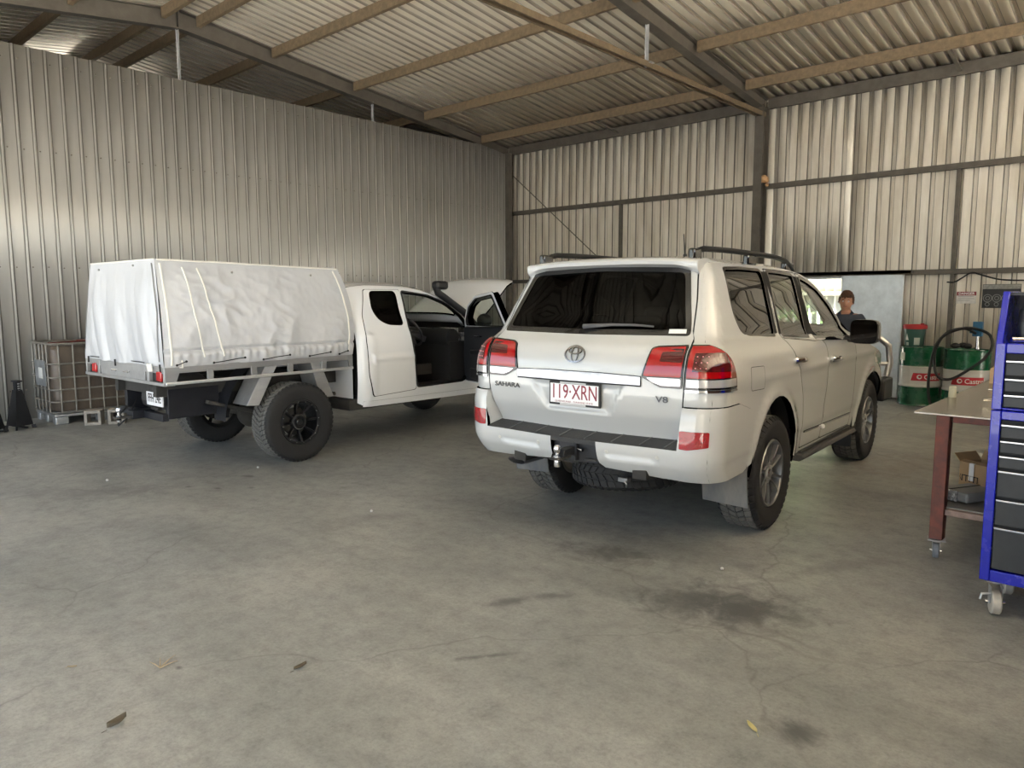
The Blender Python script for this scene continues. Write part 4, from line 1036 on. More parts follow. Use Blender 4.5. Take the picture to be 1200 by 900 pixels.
# cabin ---------------------------------------------------------------------
mb = MB(); mb.box((-.80, -.60, .62), (.80, 2.30, .72)); mb.box((-.74, 1.88, .70), (.74, 2.35, 1.20)); mb.box((-.80, -.72, .70), (-.74, 1.0, 1.18)); mb.box((.74, -.72, .70), (.80, 1.0, 1.18)); mb.box((-.60, -.1, 1.84), (.60, 1.5, 1.855)); mb.box((-.70, -.80, .72), (.70, -.76, 1.33))
mb.build('cabin_lining', M_int, LCx, bevel=.02)
def seat(x, u, parent, m, w=.25, hr=1.50, zc=.80):
    mb = MB(); mb.box((x - w, u - .25, zc), (x + w, u + .28, zc + .16)); mb.box((x - w * .95, u - .34, zc + .10), (x + w * .95, u - .20, hr - .20), M=T(0, 0, 0)); mb.box((x - .12, u - .37, hr - .17), (x + .12, u - .27, hr)); return mb.build('seat', m, parent, bevel=.045)
for x in (-.38, .38): seat(x, 1.25, LCx, M_seat, hr=1.56)
for x in (-.45, .0, .45): seat(x, .35, LCx, M_seat, .21, 1.50)
for x in (-.40, .40): seat(x, -.32, LCx, M_seat, .2, 1.46)
mb = MB(); mb.tube([Vector((.38 + .185 * math.cos(a), 1.80 - .07 * math.sin(a), 1.16 + .175 * math.sin(a))) for a in [2 * PI * i / 24 for i in range(24)]], .015, 8, closed=True); mb.bar((.38, 1.80, 1.16), (.38, 1.96, 1.08), .06, .06); mb.bar((.21, 1.80, 1.16), (.55, 1.80, 1.16), .03, .03); mb.build('steering_wheel', M_int, LCx)
# ------------------------------------------------------------------ white ute with canvas canopy (x = right, y = forward)
M_white = mat('white_paint', (.74, .76, .79), .24, 0, coat=.8)
M_tray = mat('brushed_aluminium_tray', (.36, .365, .37), .42, .6, var=.15, vscale=12, stretch=(1, .2, 1))
M_canvas = mat('white_pvc_canvas', (.49, .505, .53), .34, 0, var=.03, vscale=8, bump=.08, bscale=60, coat=.15)
UT = thing('white_ute', 'white ute with a canvas covered tray, its driver door and bonnet open', 'ute', (-7.417, 3.939, 0), 1.605 - PI / 2)
uw_ = spl([(.40, .885), (.52, .905), (.80, .922), (1.05, .918), (1.22, .900), (1.31, .865), (1.40, .825), (1.74, .665), (1.81, .58)])
def u_side(u, z):
    v = uw_(z)
    if u < .92: t = min((.92 - u) / .16, .999); v -= .16 * (1 - math.sqrt(1 - t * t))
    if u > 2.7: v -= .03 * (u - 2.7) ** 2
    if u > 3.9: t = min((u - 3.9) / .35, .999); v -= .33 * (1 - math.sqrt(1 - t * t))
    d = math.hypot((u - 3.22) / .50, (z - .44) / .50); v += .03 * math.exp(-((d - 1.05) / .12) ** 2)
    v += .012 * math.exp(-((z - .98) / .035) ** 2) * (1 if u > .95 else 0)
    return v
SU = {s: Surf(lambda a, b: (u_side(a, b), a, b), (1, 0, 0), s < 0) for s in (1, -1)}
uze = spl([(.78, 1.752), (1.10, 1.782), (1.55, 1.775), (1.85, 1.735), (2.10, 1.655), (2.32, 1.53), (2.50, 1.375), (2.58, 1.275), (3.2, 1.235), (3.8, 1.15), (4.15, 1.02)])
uh = spl([(.78, .05), (1.5, .055), (1.9, .075), (2.3, .10), (2.6, .02), (4.15, .02)])
def u_roof(v, u):
    ve = u_side(u, uze(u)); t = min(abs(v) / ve, 1); return uze(u) + uh(u) * (1 - t ** 4)
SUR = Surf(lambda a, b: (a, b, u_roof(a, b)), (0, 0, 1))
us_ = [.785 + .1 * i for i in range(34)]
open_f = [(1.585, .605), (2.37, .612), (2.44, .68), (2.475, 1.05), (2.485, 1.33), (2.42, 1.435), (2.23, 1.575), (1.98, 1.675), (1.56, 1.728), (1.51, 1.30), (1.56, .90)]
open_r = [(.945, .560), (1.575, .585), (1.555, .90), (1.505, 1.29), (1.55, 1.737), (1.02, 1.735), (.90, 1.45), (.875, 1.20), (.89, .80)]
rwin = [(1.085, 1.718), (1.475, 1.722), (1.445, 1.52), (1.455, 1.325), (1.22, 1.338), (1.10, 1.40), (1.045, 1.52)]
uarch = arc(3.22, .44, .50, .50, 178, 5, 14)
ol = [(.785, .50), (.785, 1.10), (.785, 1.75)] + [(u, uze(u)) for u in us_[1:]] + [(4.13, .62)] + [(3.80, .55)] + uarch[::-1] + [(2.72, .445), (.83, .470)]
cab = MB()
for s in (1, -1):
    holes = [smooth_poly(open_f, .05)] if s > 0 else []
    if s > 0: holes.append(smooth_poly(offset_poly(open_r, -.003), .03))
    else: holes.append(smooth_poly([(1.08, 1.33), (1.08, 1.70), (1.90, 1.70), (2.25, 1.53), (2.45, 1.34)], .04))
    patch(cab, SU[s], ol, holes, thick=.05, sp=.055)
    cab.add([], [])
e_ = [(u_side(u, uze(u)) * .9999, u) for u in us_ if u <= 2.62]
e_.append((u_side(2.62, uze(2.62)), 2.62))
wsu = smooth_poly([(-.55, 1.90), (.55, 1.90), (.72, 2.47), (-.72, 2.47)], .06)
patch(cab, SUR, e_ + [(-v, u) for v, u in e_[::-1]], [wsu], thick=.03, sp=.07)
SUB = Surf(lambda a, b: (a, .785 - .0 * b, b), (0, -1, 0))
patch(cab, SUB, [(-.76, .50), (.76, .50), (.76, 1.20), (.60, 1.74), (.3, 1.79), (-.3, 1.79), (-.60, 1.74), (-.76, 1.20)], [smooth_poly([(-.52, 1.32), (.52, 1.32), (.48, 1.66), (-.48, 1.66)], .05)], thick=.02, sp=.1)
cab.build('cab_shell', M_white, UT)
mb = MB(); patch(mb, SUB, [(-.53, 1.31), (.53, 1.31), (.49, 1.67), (-.49, 1.67)], off=-.004, thick=.002, sp=.1); mb.build('rear_window', G_dark, UT)
mb = MB(); patch(mb, SUR, smooth_poly([(-.57, 1.88), (.57, 1.88), (.74, 2.49), (-.74, 2.49)], .06), off=-.006, thick=.002, sp=.12); mb.build('windscreen', glass('windscreen_glass', (.80, .85, .80)), UT)
mb = MB(); patch(mb, SU[-1], [(1.07, 1.32), (1.07, 1.71), (1.91, 1.71), (2.27, 1.54), (2.47, 1.33)], off=-.006, thick=.002, sp=.12); mb.build('side_window', MC['light_tinted_glass'], UT)
# engine bay rim, fenders' top, nose
mb = MB(); mb.box((-.66, 4.0, .55), (.66, 4.16, 1.08)); mb.box((-.70, 2.55, .72), (.70, 4.0, .95)); mb.build('engine_bay', M_under, UT, bevel=.02)
for s in (1, -1):
    mb = MB(); mb.grid(lambda a, b: Vector((s * (u_side(2.6 + 1.5 * a, uze(2.6 + 1.5 * a)) - .14 * b), 2.6 + 1.5 * a, uze(2.6 + 1.5 * a) + .012 * math.sin(PI * b * .6))), 12, 3); mb.build('fender_top', M_white, UT)
mb = MB(); mb.box((-.80, 4.05, .48), (.80, 4.22, .78)); mb.build('front_bumper', M_white, UT, bevel=.05)
# rear hinged door with its privacy window
mb = MB(); SDo = Surf(lambda a, b: (u_side(a, b) + .010 * math.exp(-((a - .95) / .05) ** 2) * (b < 1.25), a, b), (1, 0, 0))
patch(mb, SDo, smooth_poly(offset_poly(open_r, .003), .035), [smooth_poly(rwin, .06)], off=.004, thick=.05, sp=.05)
rd = mb.build('rear_door', M_white, UT)
mb = MB(); patch(mb, SU[1], smooth_poly(offset_poly(rwin, -.006), .06), off=.002, thick=.003, sp=.08); mb.build('window_pane', G_rear, rd)
mb = MB(); patch(mb, SU[1], [(1.505, .62), (1.575, .60), (1.555, .90), (1.515, 1.30), (1.55, 1.72), (1.535, 1.72), (1.50, 1.30), (1.54, .90)], off=-.02, thick=.03, sp=.08); mb.build('door_edge_seal', M_seal, rd)
# sill
mb = MB(); patch(mb, SU[1], [(.83, .455), (2.66, .435), (2.66, .50), (.83, .515)], off=.006, thick=.05, sp=.1); mb.box((.70, 1.55, .545), (.895, 2.44, .60)); mb.build('sill_panel', M_white, UT)
mb = MB(); mb.box((.60, 1.6, .600), (.885, 2.40, .612)); mb.build('sill_scuff_plate', M_blk, UT)
mb = MB()
S2 = SU[1]; patch(mb, S2, smooth_poly(offset_poly(open_f, -.004), .05), [smooth_poly(offset_poly(open_f, .014), .05)], off=.004, thick=.03, sp=.06); mb.build('door_opening_seal', M_seal, UT)
# interior
mb = MB(); mb.box((-.82, .82, .52), (.82, 2.62, .57)); mb.box((-.78, 2.26, .60), (.78, 2.56, 1.10)); mb.tube([(-.76, 2.34, 1.14), (.76, 2.34, 1.14)], .12, 14); mb.box((-.84, .86, .56), (-.78, 2.5, 1.25)); mb.box((-.62, .95, 1.745), (.62, 1.85, 1.765)); mb.box((-.12, 1.4, .57), (.12, 2.3, .86)); mb.box((-.70, .80, .57), (.70, .84, 1.30)); mb.box((.40, .84, .57), (.80, 1.46, 1.24)); mb.build('cabin_lining', M_int, UT, bevel=.02)
for x in (-.40, .40): seat(x, 1.52, UT, M_seat, hr=1.44, zc=.72)
mb = MB(); SWC = Vector((.38, 1.98, 1.22))
mb.tube([SWC + Vector((.185 * math.cos(a), -.085 * math.sin(a), .165 * math.sin(a))) for a in [2 * PI * i / 24 for i in range(24)]], .015, 8, closed=True); mb.bar(SWC, SWC + Vector((0, .22, -.10)), .07, .07); mb.bar(SWC - Vector((.17, 0, 0)), SWC + Vector((.17, 0, 0)), .035, .03); mb.bar(SWC, SWC + Vector((0, .07, -.15)), .035, .03); mb.build('steering_wheel', mat('wheel_leather', (.05, .05, .055), .35), UT)
mb = MB(); mb.box((-.13, 2.00, 1.60), (.13, 2.03, 1.665)); mb.tube([(0, 2.03, 1.64), (0, 2.10, 1.69)], .012, 8); mb.build('rear_view_mirror', M_blk, UT, bevel=.01)
# open driver door -----------------------------------------------------------
hg = Vector((.885, 2.50, 0)); da = R(73)
do = bpy.data.objects.new('front_door', None)
ddir = Vector((math.sin(da), -math.cos(da), 0)); nin = Vector((-math.cos(da), -math.sin(da), 0)) # towards rear = inside face turned to the viewer
L0 = .93
def D(a, z, t=0):  # a along the door from the hinge, t inward
    base = hg + ddir * a; lean = max(0, z - 1.26) * .42
    return base + Vector((0, 0, z)) + (-nin) * (-.0) + nin * (t + .0) + nin * 0 + (nin * lean)
dprof = [(0.02, .60), (.0, .90), (.0, 1.27), (.05, 1.36), (.26, 1.545), (.52, 1.66), (.97, 1.71), (1.01, 1.30), (.98, .95), (.90, .60)]
dwin = [(.13, 1.30), (.16, 1.40), (.33, 1.535), (.54, 1.62), (.90, 1.665), (.94, 1.32)]
SDI = Surf(lambda a, b: D(a, b, .05), nin); SDX = Surf(lambda a, b: D(a, b, -.03), -nin)
mb = MB(); patch(mb, SDX, smooth_poly(dprof, .04), [smooth_poly(dwin, .03)], thick=.075, sp=.08); patch(mb, SDI, smooth_poly(dprof, .04), [smooth_poly(dwin, .03)], thick=.01, sp=.08)
fd = mb.build('front_door', M_white, UT)
mb = MB(); lower = [(.03, .62), (.01, .90), (.02, 1.29), (.95, 1.31), (.95, .95), (.88, .62)]
patch(mb, SDI, smooth_poly(lower, .04), off=.03, thick=.035, sp=.06); tr = mb.build('door_trim', mat('door_trim_black', (.014, .015, .018), .6), fd)
mb = MB(); a, b = D(.25, .98, .10), D(.74, 1.02, .10); mb.bar(a, b, .07, .06); mb.bar(D(.2, .72, .09), D(.75, .72, .09), .03, .14); mb.build('arm_rest', M_int, tr, bevel=.015)
mb = MB(); mb.tube([D(.30, 1.18, .085), D(.42, 1.18, .10), D(.47, 1.18, .085)], .010, 8); mb.build('inner_handle', M_chrome, tr)
mb = MB(); patch(mb, SDI, smooth_poly(offset_poly(dprof, .012), .04)[0:0] or smooth_poly([(.05, 1.30), (.07, 1.37), (.27, 1.535), (.52, 1.645), (.945, 1.69), (.98, 1.31)], .03)[:0] or smooth_poly([(.06, 1.30), (.09, 1.37), (.28, 1.53), (.52, 1.635), (.93, 1.68), (.965, 1.31)], .03), [smooth_poly(dwin, .03)], off=.004, thick=.01, sp=.05); mb.build('window_seal', M_seal, fd)
mb = MB(); patch(mb, Surf(lambda a, b: D(a, b, .01), nin), smooth_poly(offset_poly(dwin, -.01), .03), thick=.002, sp=.1); mb.build('window_pane', MC['light_tinted_glass'], fd)
mb = MB()
M = T(*D(.22, 1.37, -.14)) @ RZ(-da + R(90))
mb.ball(D(.20, 1.36, -.15), .11, 12, (1.05, .55, .8)); mir_ = mb.build('door_mirror', M_blk, fd)
mb = MB(); mb.tube([D(.10, 1.28, -.02), D(.16, 1.33, -.10)], .03, 8); mb.build('mirror_arm', M_blk, mir_)
for z in (.75, 1.15): mb = MB(); mb.box((.83, 2.47, z), (.90, 2.53, z + .06)); mb.build('door_hinge', M_white, fd, bevel=.005)
mb = MB(); mb.ball(D(.93, .86, .0), .018, 8); mb.bar(D(.90, .82, .04), D(.90, .92, .04), .03, .03); mb.build('door_latch', M_chrome, fd)
# raised bonnet ---------------------------------------------------------------
ba = R(36)
def bon(v, t):
    hw = .765 - .12 * t ** 2; x = v * hw; crown = .045 * (1 - v * v) - .035 * abs(v) ** 6; nose = -.13 * max(0, t - .78) ** 1.5 / .22 ** 1.5
    c = 1.20 * t; return Vector((x, 2.68 + c * math.cos(ba) - (crown + nose) * math.sin(ba), 1.285 + c * math.sin(ba) + (crown + nose) * math.cos(ba)))
SB = Surf(lambda a, b: bon(a, b), (0, -.6, .8))
mb = MB(); patch(mb, SB, smooth_poly([(-1, 0), (1, 0), (1, .93), (.8, 1.0), (-.8, 1.0), (-1, .93)], .08), thick=.03, sp=.08); 
patch(mb, Surf(lambda a, b: bon(a, b) + Vector((0, .018, -.024)), (0, .6, -.8)), [(-.98, .01), (.98, .01), (.98, .95), (-.98, .95)], thick=0, sp=.1)
bo = mb.build('bonnet', M_white, UT)
for x in (-.62, .62): mb = MB(); mb.box((x - .02, 2.60, 1.20), (x + .02, 2.70, 1.30)); mb.build('bonnet_hinge', M_under, bo)
mb = MB(); mb.tube([(.55, 3.7, .98), (.50, 3.45, 1.82)], .008, 6); mb.build('prop_rod', M_under, bo)
mb = MB(); mb.grid(lambda a, b: Vector((-.72 + 1.44 * a, 2.46 + .12 * b, 1.335 - .07 * b)), 8, 2); mb.build('scuttle_panel', M_blk, UT)
# snorkel ------------------------------------------------------------------------
mb = MB()
mb.tube([(.915, 2.72, 1.10), (.92, 2.60, 1.28), (.87, 2.42, 1.47), (.785, 2.20, 1.635), (.755, 2.10, 1.70), (.745, 2.09, 1.76)], [.05, .045, .042, .042, .045, .05], 14)
sn = mb.build('snorkel', M_blk, UT, smooth=50)
mb = MB(); M = T(.745, 2.10, 1.79) @ RZ(R(5)); mb.box((-.060, -.055, -.05), (.060, .155, .055), M=M); mb.build('snorkel_head', M_blk, sn, bevel=.035)
# tray -------------------------------------------------------------------------
TR0, TR1, TW = -1.30, .705, .872
mb = MB(); mb.box((-TW, TR0, .985), (TW, TR1, 1.045)); tray = mb.build('tray_deck', M_tray, UT, bevel=.004)
for s in (1, -1):
    mb = MB(); mb.bar((s * TW, TR0, .898), (s * TW, TR1, .898), .030, .028); mb.build('side_rail', mat('polished_rail', (.60, .61, .62), .3, .6), tray, bevel=.006)
    for u in (-.89, -.455, -.06, .34):
        mb = MB(); mb.box((s * (TW - .014), u - .03, .885), (s * (TW + .006), u + .03, 1.0)); mb.build('rail_bracket', M_tray, tray, bevel=.003)
    mb = MB(); mb.prism([(-1.30, .878), (-1.22, .878), (-1.16, 1.03), (-1.30, 1.03)], Matrix(((0, 0, 1, s * TW - .012), (1, 0, 0, 0), (0, 1, 0, 0), (0, 0, 0, 1))), .02)
    mb.build('corner_plate', M_tray, tray); mb = MB(); mb.prism([(.70, .895), (.66, .895), (.64, 1.03), (.70, 1.03)], Matrix(((0, 0, 1, s * TW - .012), (1, 0, 0, 0), (0, 1, 0, 0), (0, 0, 0, 1))), .02); mb.build('corner_plate', M_tray, tray)
mb = MB(); mb.bar((-TW, TR0, .892), (TW, TR0, .892), .03, .028); mb.box((-.50, TR0 - .004, .905), (.48, TR0 + .03, 1.03)); 
for x0, x1 in ((-.872, -.845), (-.58, -.53), (.52, .57), (.84, .872)): mb.box((x0, TR0 - .006, .885), (x1, TR0 + .03, 1.04))
mb.build('rear_rail', M_tray, tray, bevel=.003)
mb = MB(); mb.box((-.845, TR0 + .03, .905), (-.58, TR0 + .05, 1.04)); mb.box((.57, TR0 + .03, .905), (.845, TR0 + .05, 1.04)); mb.build('lamp_recess', M_seal, tray)
for x in (-.66, .765):
    mb = MB(); mb.box((x - .045, TR0 - .012, .915), (x + .045, TR0 + .03, 1.005)); tl = mb.build('tail_light', mat('red_trailer_lens', (.45, .01, .012), .2, 0, coat=1.), tray, bevel=.008)
for x in (-.15, .12): 
    mb = MB(); mb.tube([(x - .06, TR0 - .018, .965), (x + .06, TR0 - .018, .965)], .008, 6); mb.box((x + .02, TR0 - .022, .955), (x + .06, TR0 - .012, .975)); mb.build('latch_bar', M_chrome, tray)
# mudguards / tray braces over the wheel
for s in (1, -1):
    for (u0, u1, ut0, ut1) in ((-.53, -.41, -.32, -.20), (.30, .46, .20, .30)):
        mb = MB(); P = [(s * .84, u0, .62), (s * .86, u1, .61), (s * .86, ut1, .985), (s * .84, ut0, .985)]; Q = [(s * .58, a[1], a[2]) for a in P]
        mb.add(P + Q, [(0,1,2,3),(7,6,5,4),(0,4,5,1),(1,5,6,2),(2,6,7,3),(3,7,4,0)]); mb.build('mudguard_brace', M_tray, tray, bevel=.004)
# canvas canopy ------------------------------------------------------------------
def hsh(x, y=0, z=0): return noise.noise(Vector((x, y, z)))
def fold(x, y, w, sc):
    n = noise.noise(Vector((x * sc, y * sc, w))); return (1 - abs(n) * 2.2)
def canopy_pt(side, a, b):
    """side 0 right,1 rear,2 left,3 front ; a along, b up"""
    zb_, zt = 1.040, 1.985
    z = zb_ + (zt - zb_) * b
    bulge = .045 * math.sin(PI * min(1, b * 1.25)) ** 1.0 if b < .8 else .045 * math.sin(PI * min(1, b * 1.25))
    tw = .700 + (.872 - .700) * (1 - b) ** .85; tr = -1.262 - .045 * (1 - b); tf = .665 + .04 * (1 - b) ** .5 + .06 * math.sin(PI * b)
    zdrop = 0
    if side in (0, 2):
        u = tr + (tf - tr) * a
        wr = .016 * hsh(u * 2.6 - z * 2.2, z * 2.2, 1) + .018 * fold(u - z * .8, z * .6 + u * .35, 4, 3.1) * (.4 + hsh(u * 1.7, z * 1.7, 8) + .5) + .010 * fold(u + z, z - u * .3, 2, 6.5) * max(0, .5 + 1.5 * hsh(u * 2, z * 2, 11)) + .003 * hsh(u * 22, z * 17, 2)
        env = min(1, a * 9, (1 - a) * 9) * min(1, (1 - b) * 6 + .12)
        v = tw + .050 * math.sin(PI * b ** .7) * (.6 + .4 * min(1, a * 5, (1 - a) * 5)) + wr * env
        # ruched hem
        k = max(0, 1 - abs(b - .10) / .10); v += .006 * k * math.sin(u * 85 + 2 * math.sin(u * 9)) + .010 * k
        v -= .020 * max(0, 1 - abs(b - .15) / .03)
        z -= .035 * a * b + .010 * hsh(u * 2.5, 7) * b
        return Vector((v if side == 0 else -v, u, z))
    x = (-tw + 2 * tw * a)
    wr = .030 * hsh(x * 3.6 + .55 * z, z * .8, 9) * (1.15 - b) + .020 * fold(x + .25 * z, z * .18, 3, 4.0) * (1.1 - b) + .004 * hsh(x * 14, z * 3, 3)
    env = min(1, a * 8, (1 - a) * 8)
    y = tr - .035 * math.sin(PI * min(b * 1.1, 1)) * env + wr * env * min(1, (1 - b) * 8 + .1)
    if side == 1: return Vector((x, y, z))
    return Vector((x, tf + .03 * math.sin(PI * a) + wr * env - .0, z - .035 * b))
mb = MB()
mb.grid(lambda a, b: canopy_pt(0, a, b), 150, 80); mb.grid(lambda a, b: canopy_pt(2, a, b), 60, 30)
mb.grid(lambda a, b: canopy_pt(1, a, b), 110, 70); mb.grid(lambda a, b: canopy_pt(3, a, b), 60, 40)
def ctop(a, b):
    p0 = canopy_pt(2, a, 1); p1 = canopy_pt(0, a, 1); p = p0 + (p1 - p0) * b
    p.z += .030 * math.sin(PI * b) ** .8 * 0 + .012 * math.sin(PI * b) - .012 * abs(math.sin(3 * PI * a)) * math.sin(PI * b) + .02 * hsh(a * 5, b * 4, 5) * math.sin(PI * b) * min(1, 6 * a, 6 * (1 - a)); return p
mb.grid(ctop, 60, 24)
can = mb.build('canvas_canopy', M_canvas, UT, smooth=65, weld=.004)
can['label'] = 'white vinyl cover laced over the tray frame'
# seams, straps, lacing (tubes following the cloth)
M_hem = mat('cream_webbing', (.72, .71, .66), .6); M_cord = mat('black_shock_cord', (.012, .012, .012), .5)
def cl(side, pts, r, m, name, off=.006, par=None, n=6):
    mb = MB(); o = {0: Vector((off, 0, 0)), 1: Vector((0, -off, 0)), 2: Vector((-off, 0, 0)), 3: Vector((0, off, 0))}[side]
    P = []
    for (a0, b0), (a1, b1) in zip(pts[:-1], pts[1:]):
        k = 10
        P += [canopy_pt(side, a0 + (a1 - a0) * i / k, b0 + (b1 - b0) * i / k) + o for i in range(k)]
    P.append(canopy_pt(side, *pts[-1]) + o); mb.tube(P, r, n); return mb.build(name, m, par or can)
for a0, a1 in ((.115, .175), (.185, .265)): cl(0, [(a0, .93), ((a0 + a1) / 2 - .005, .5), (a1, .08)], .008, M_hem, 'window_tie')
for a in (.955,): cl(0, [(a, .97), (a + .01, .05)], .009, M_hem, 'edge_seam')
cl(1, [(.965, .96), (.985, .5), (.95, .05)], .006, mat('zip_grey', (.22, .22, .22), .5), 'edge_zip')
cl(0, [(.02, .96), (.03, .02)], .010, M_hem, 'edge_seam'); 
cl(0, [(.01, .995), (.99, .995)], .009, M_hem, 'top_seam', .0); cl(1, [(.01, .995), (.99, .995)], .009, M_hem, 'top_seam', .0)
for a0, a1 in ((.05, .09), (.22, .37), (.46, .60), (.72, .84), (.90, .955)):
    cl(0, [(a0, .02), (a1, .05)], .0045, M_cord, 'lacing_cord', .014)
    for a, b in ((a0, .02), (a1, .05)): mb = MB(); mb.ball(canopy_pt(0, a, b) + Vector((.014, 0, 0)), .011, 6); mb.build('lacing_toggle', M_cord, can)
for a0, a1 in ((.08, .20), (.62, .80)):
    cl(1, [(a0, .03), (a1, .03)], .0045, M_cord, 'lacing_cord', .016)
for a in (.06, .43, .86, .97):
    mb = MB(); mb.bar(canopy_pt(1, a, .0) + Vector((0, -.016, -.035)), canopy_pt(1, a, .03) + Vector((0, -.016, 0)), .014, .014); mb.build('lacing_toggle', M_cord, can, bevel=.003)
for side, a, b in ((1, .16, .93), (1, .70, .95), (0, .36, .90), (0, .80, .91)):
    mb = MB(); mb.ball(canopy_pt(side, a, b) + ({0: Vector((.004, 0, 0)), 1: Vector((0, -.004, 0))}[side]), .011, 6); mb.build('eyelet', mat('eyelet_metal', (.35, .35, .33), .4, .8), can)
for q in ((.872, -1.16, 1.03), (.885, -1.17, 1.10), .05, .012), ((.66, -1.33, 1.0), (.67, -1.345, 1.07), .05, .012): mb = MB(); mb.bar(*q); mb.build('strap_end', M_hem, can, bevel=.004)
mb = MB()
for u in (-1.2, -.3, .62):
    mb.tube([(-.85, u, 1.05), (-.69, u, 1.96), (.69, u, 1.96), (.85, u, 1.05)], .012, 6)
mb.build('canopy_frame', M_gal, UT)
# chassis, towbar, fuel tank, axle ---------------------------------------------
mb = MB()
for s in (1, -1): mb.bar((s * .42, -1.20, .80), (s * .42, 4.0, .72), .07, .13)
for u in (-1.1, -.4, .5, 1.4, 2.6): mb.box((-.42, u - .03, .74), (.42, u + .03, .84))
mb.box((-.80, .70, .42), (.80, 2.5, .54)); mb.tube([(-.84, 0, .405), (.84, 0, .405)], .045, 12); mb.ball((.0, 0, .405), .15, 12); mb.tube([(-.75, 3.22, .40), (.75, 3.22, .40)], .04, 12)
for s in (1, -1):
    mb.bar((s * .56, -.78, .66), (s * .56, 0, .42), .07, .035); mb.bar((s * .56, .0, .42), (s * .56, .68, .60), .07, .035); mb.tube([(s * .50, .05, .40), (s * .40, -.25, .86)], .03, 10)
mb.build('chassis', M_under, UT, bevel=.006)
for q in ([(-.62, .12, .42), (-.60, -.06, .80)], [(.50, -.12, .42), (.47, -.30, .82)]): mb = MB(); mb.tube(q, .028, 10); mb.build('shock_absorber', mat('dusty_grey_shock', (.28, .27, .25), .6, .3), UT)
mb = MB(); mb.ball((-.62, .0, .39), .085, 10, (.8, 1, 1)); mb.build('brake_hub', mat('rusty_orange_hub', (.30, .15, .06), .8, .2, var=.4, vscale=20), UT)
mb = MB(); mb.box((-.50, -1.15, .50), (.44, -1.09, .57)); mb.box((-.06, -1.26, .50), (.06, -1.05, .58)); mb.box((-.50, -1.10, .52), (-.44, -.6, .80)); mb.box((.40, -1.10, .52), (.46, -.6, .80)); tb = mb.build('towbar', mat('navy_black_towbar', (.010, .011, .016), .5, .2, var=.3, vscale=6), UT, bevel=.006)
mb = MB(); mb.box((-.05, -1.40, .515), (.05, -1.2, .53)); mb.build('ball_mount', M_under, tb, bevel=.004)
mb = MB(); mb.lathe([(0, -.05), (.02, -.05), (.022, -.03), (.014, -.02), (.014, .0), (.025, .0), (.026, .015), (.013, .02), (.013, .04), (.022, .05), (.0255, .068), (.02, .085), (0, .09)], 16, T(0, -1.36, .53)); mb.build('tow_ball', M_chrome, tb)
mb = MB(); mb.tube([(-.30, -1.16, .58), (-.28, -1.26, .50), (-.18, -1.30, .42), (-.10, -1.24, .50), (-.2, -1.1, .66)], .010, 6); mb.build('safety_cable', M_blk, tb)
mb = MB()   # long range tank / plastic guard
mb.prism([(-1.02, .56), (-.62, .50), (-.60, .80), (-.70, .93), (-.98, .93)], Matrix(((0, 0, 1, -.40), (1, 0, 0, 0), (0, 1, 0, 0), (0, 0, 0, 1))), .78)
mb.build('rear_tank', mat('dusty_black_tank', (.040, .040, .041), .5, 0, var=.3, vscale=4), UT, bevel=.09)
mb = MB(); n = 12
mb.grid(lambda a, b: Vector((.42 + .22 * b, -.02 + (-.62) * math.cos(a * 1.25), .46 + .60 * math.sin(a * 1.25))), n, 2)
mb.grid(lambda a, b: Vector((.42, -.02 + (-.62 + .16 * b) * math.cos(a * 1.25), .46 + (.60 - .2 * b) * math.sin(a * 1.25))), n, 2)
mb.build('mud_guard', mat('guard_plastic', (.010, .011, .015), .5), UT)
# plate on the left of the towbar
PL = Vector((.10, -1.16, .70)) ; PL = Vector((.27, -1.135, .70))
mb = MB(); mb.box((PL.x - .165, PL.y - .006, PL.z - .063), (PL.x + .165, PL.y + .004, PL.z + .063)); pf = mb.build('number_plate', mat('plate_white', (.80, .80, .82), .35), UT)
text('plate_characters', 'FFH 24E', .112, T(PL.x, PL.y - .0075, PL.z + .004) @ RX(PI / 2), mat('plate_black', (.01, .01, .012), .4), pf, .0008, .70, bold=.0012)
mb = MB(); mb.box((PL.x - .07, PL.y - .01, PL.z - .105), (PL.x + .07, PL.y + .03, PL.z - .078)); mb.box((PL.x - .10, PL.y + .0, PL.z - .07), (PL.x + .10, PL.y + .02, PL.z + .12)); mb.build('plate_lamp', M_blk, pf, bevel=.004)
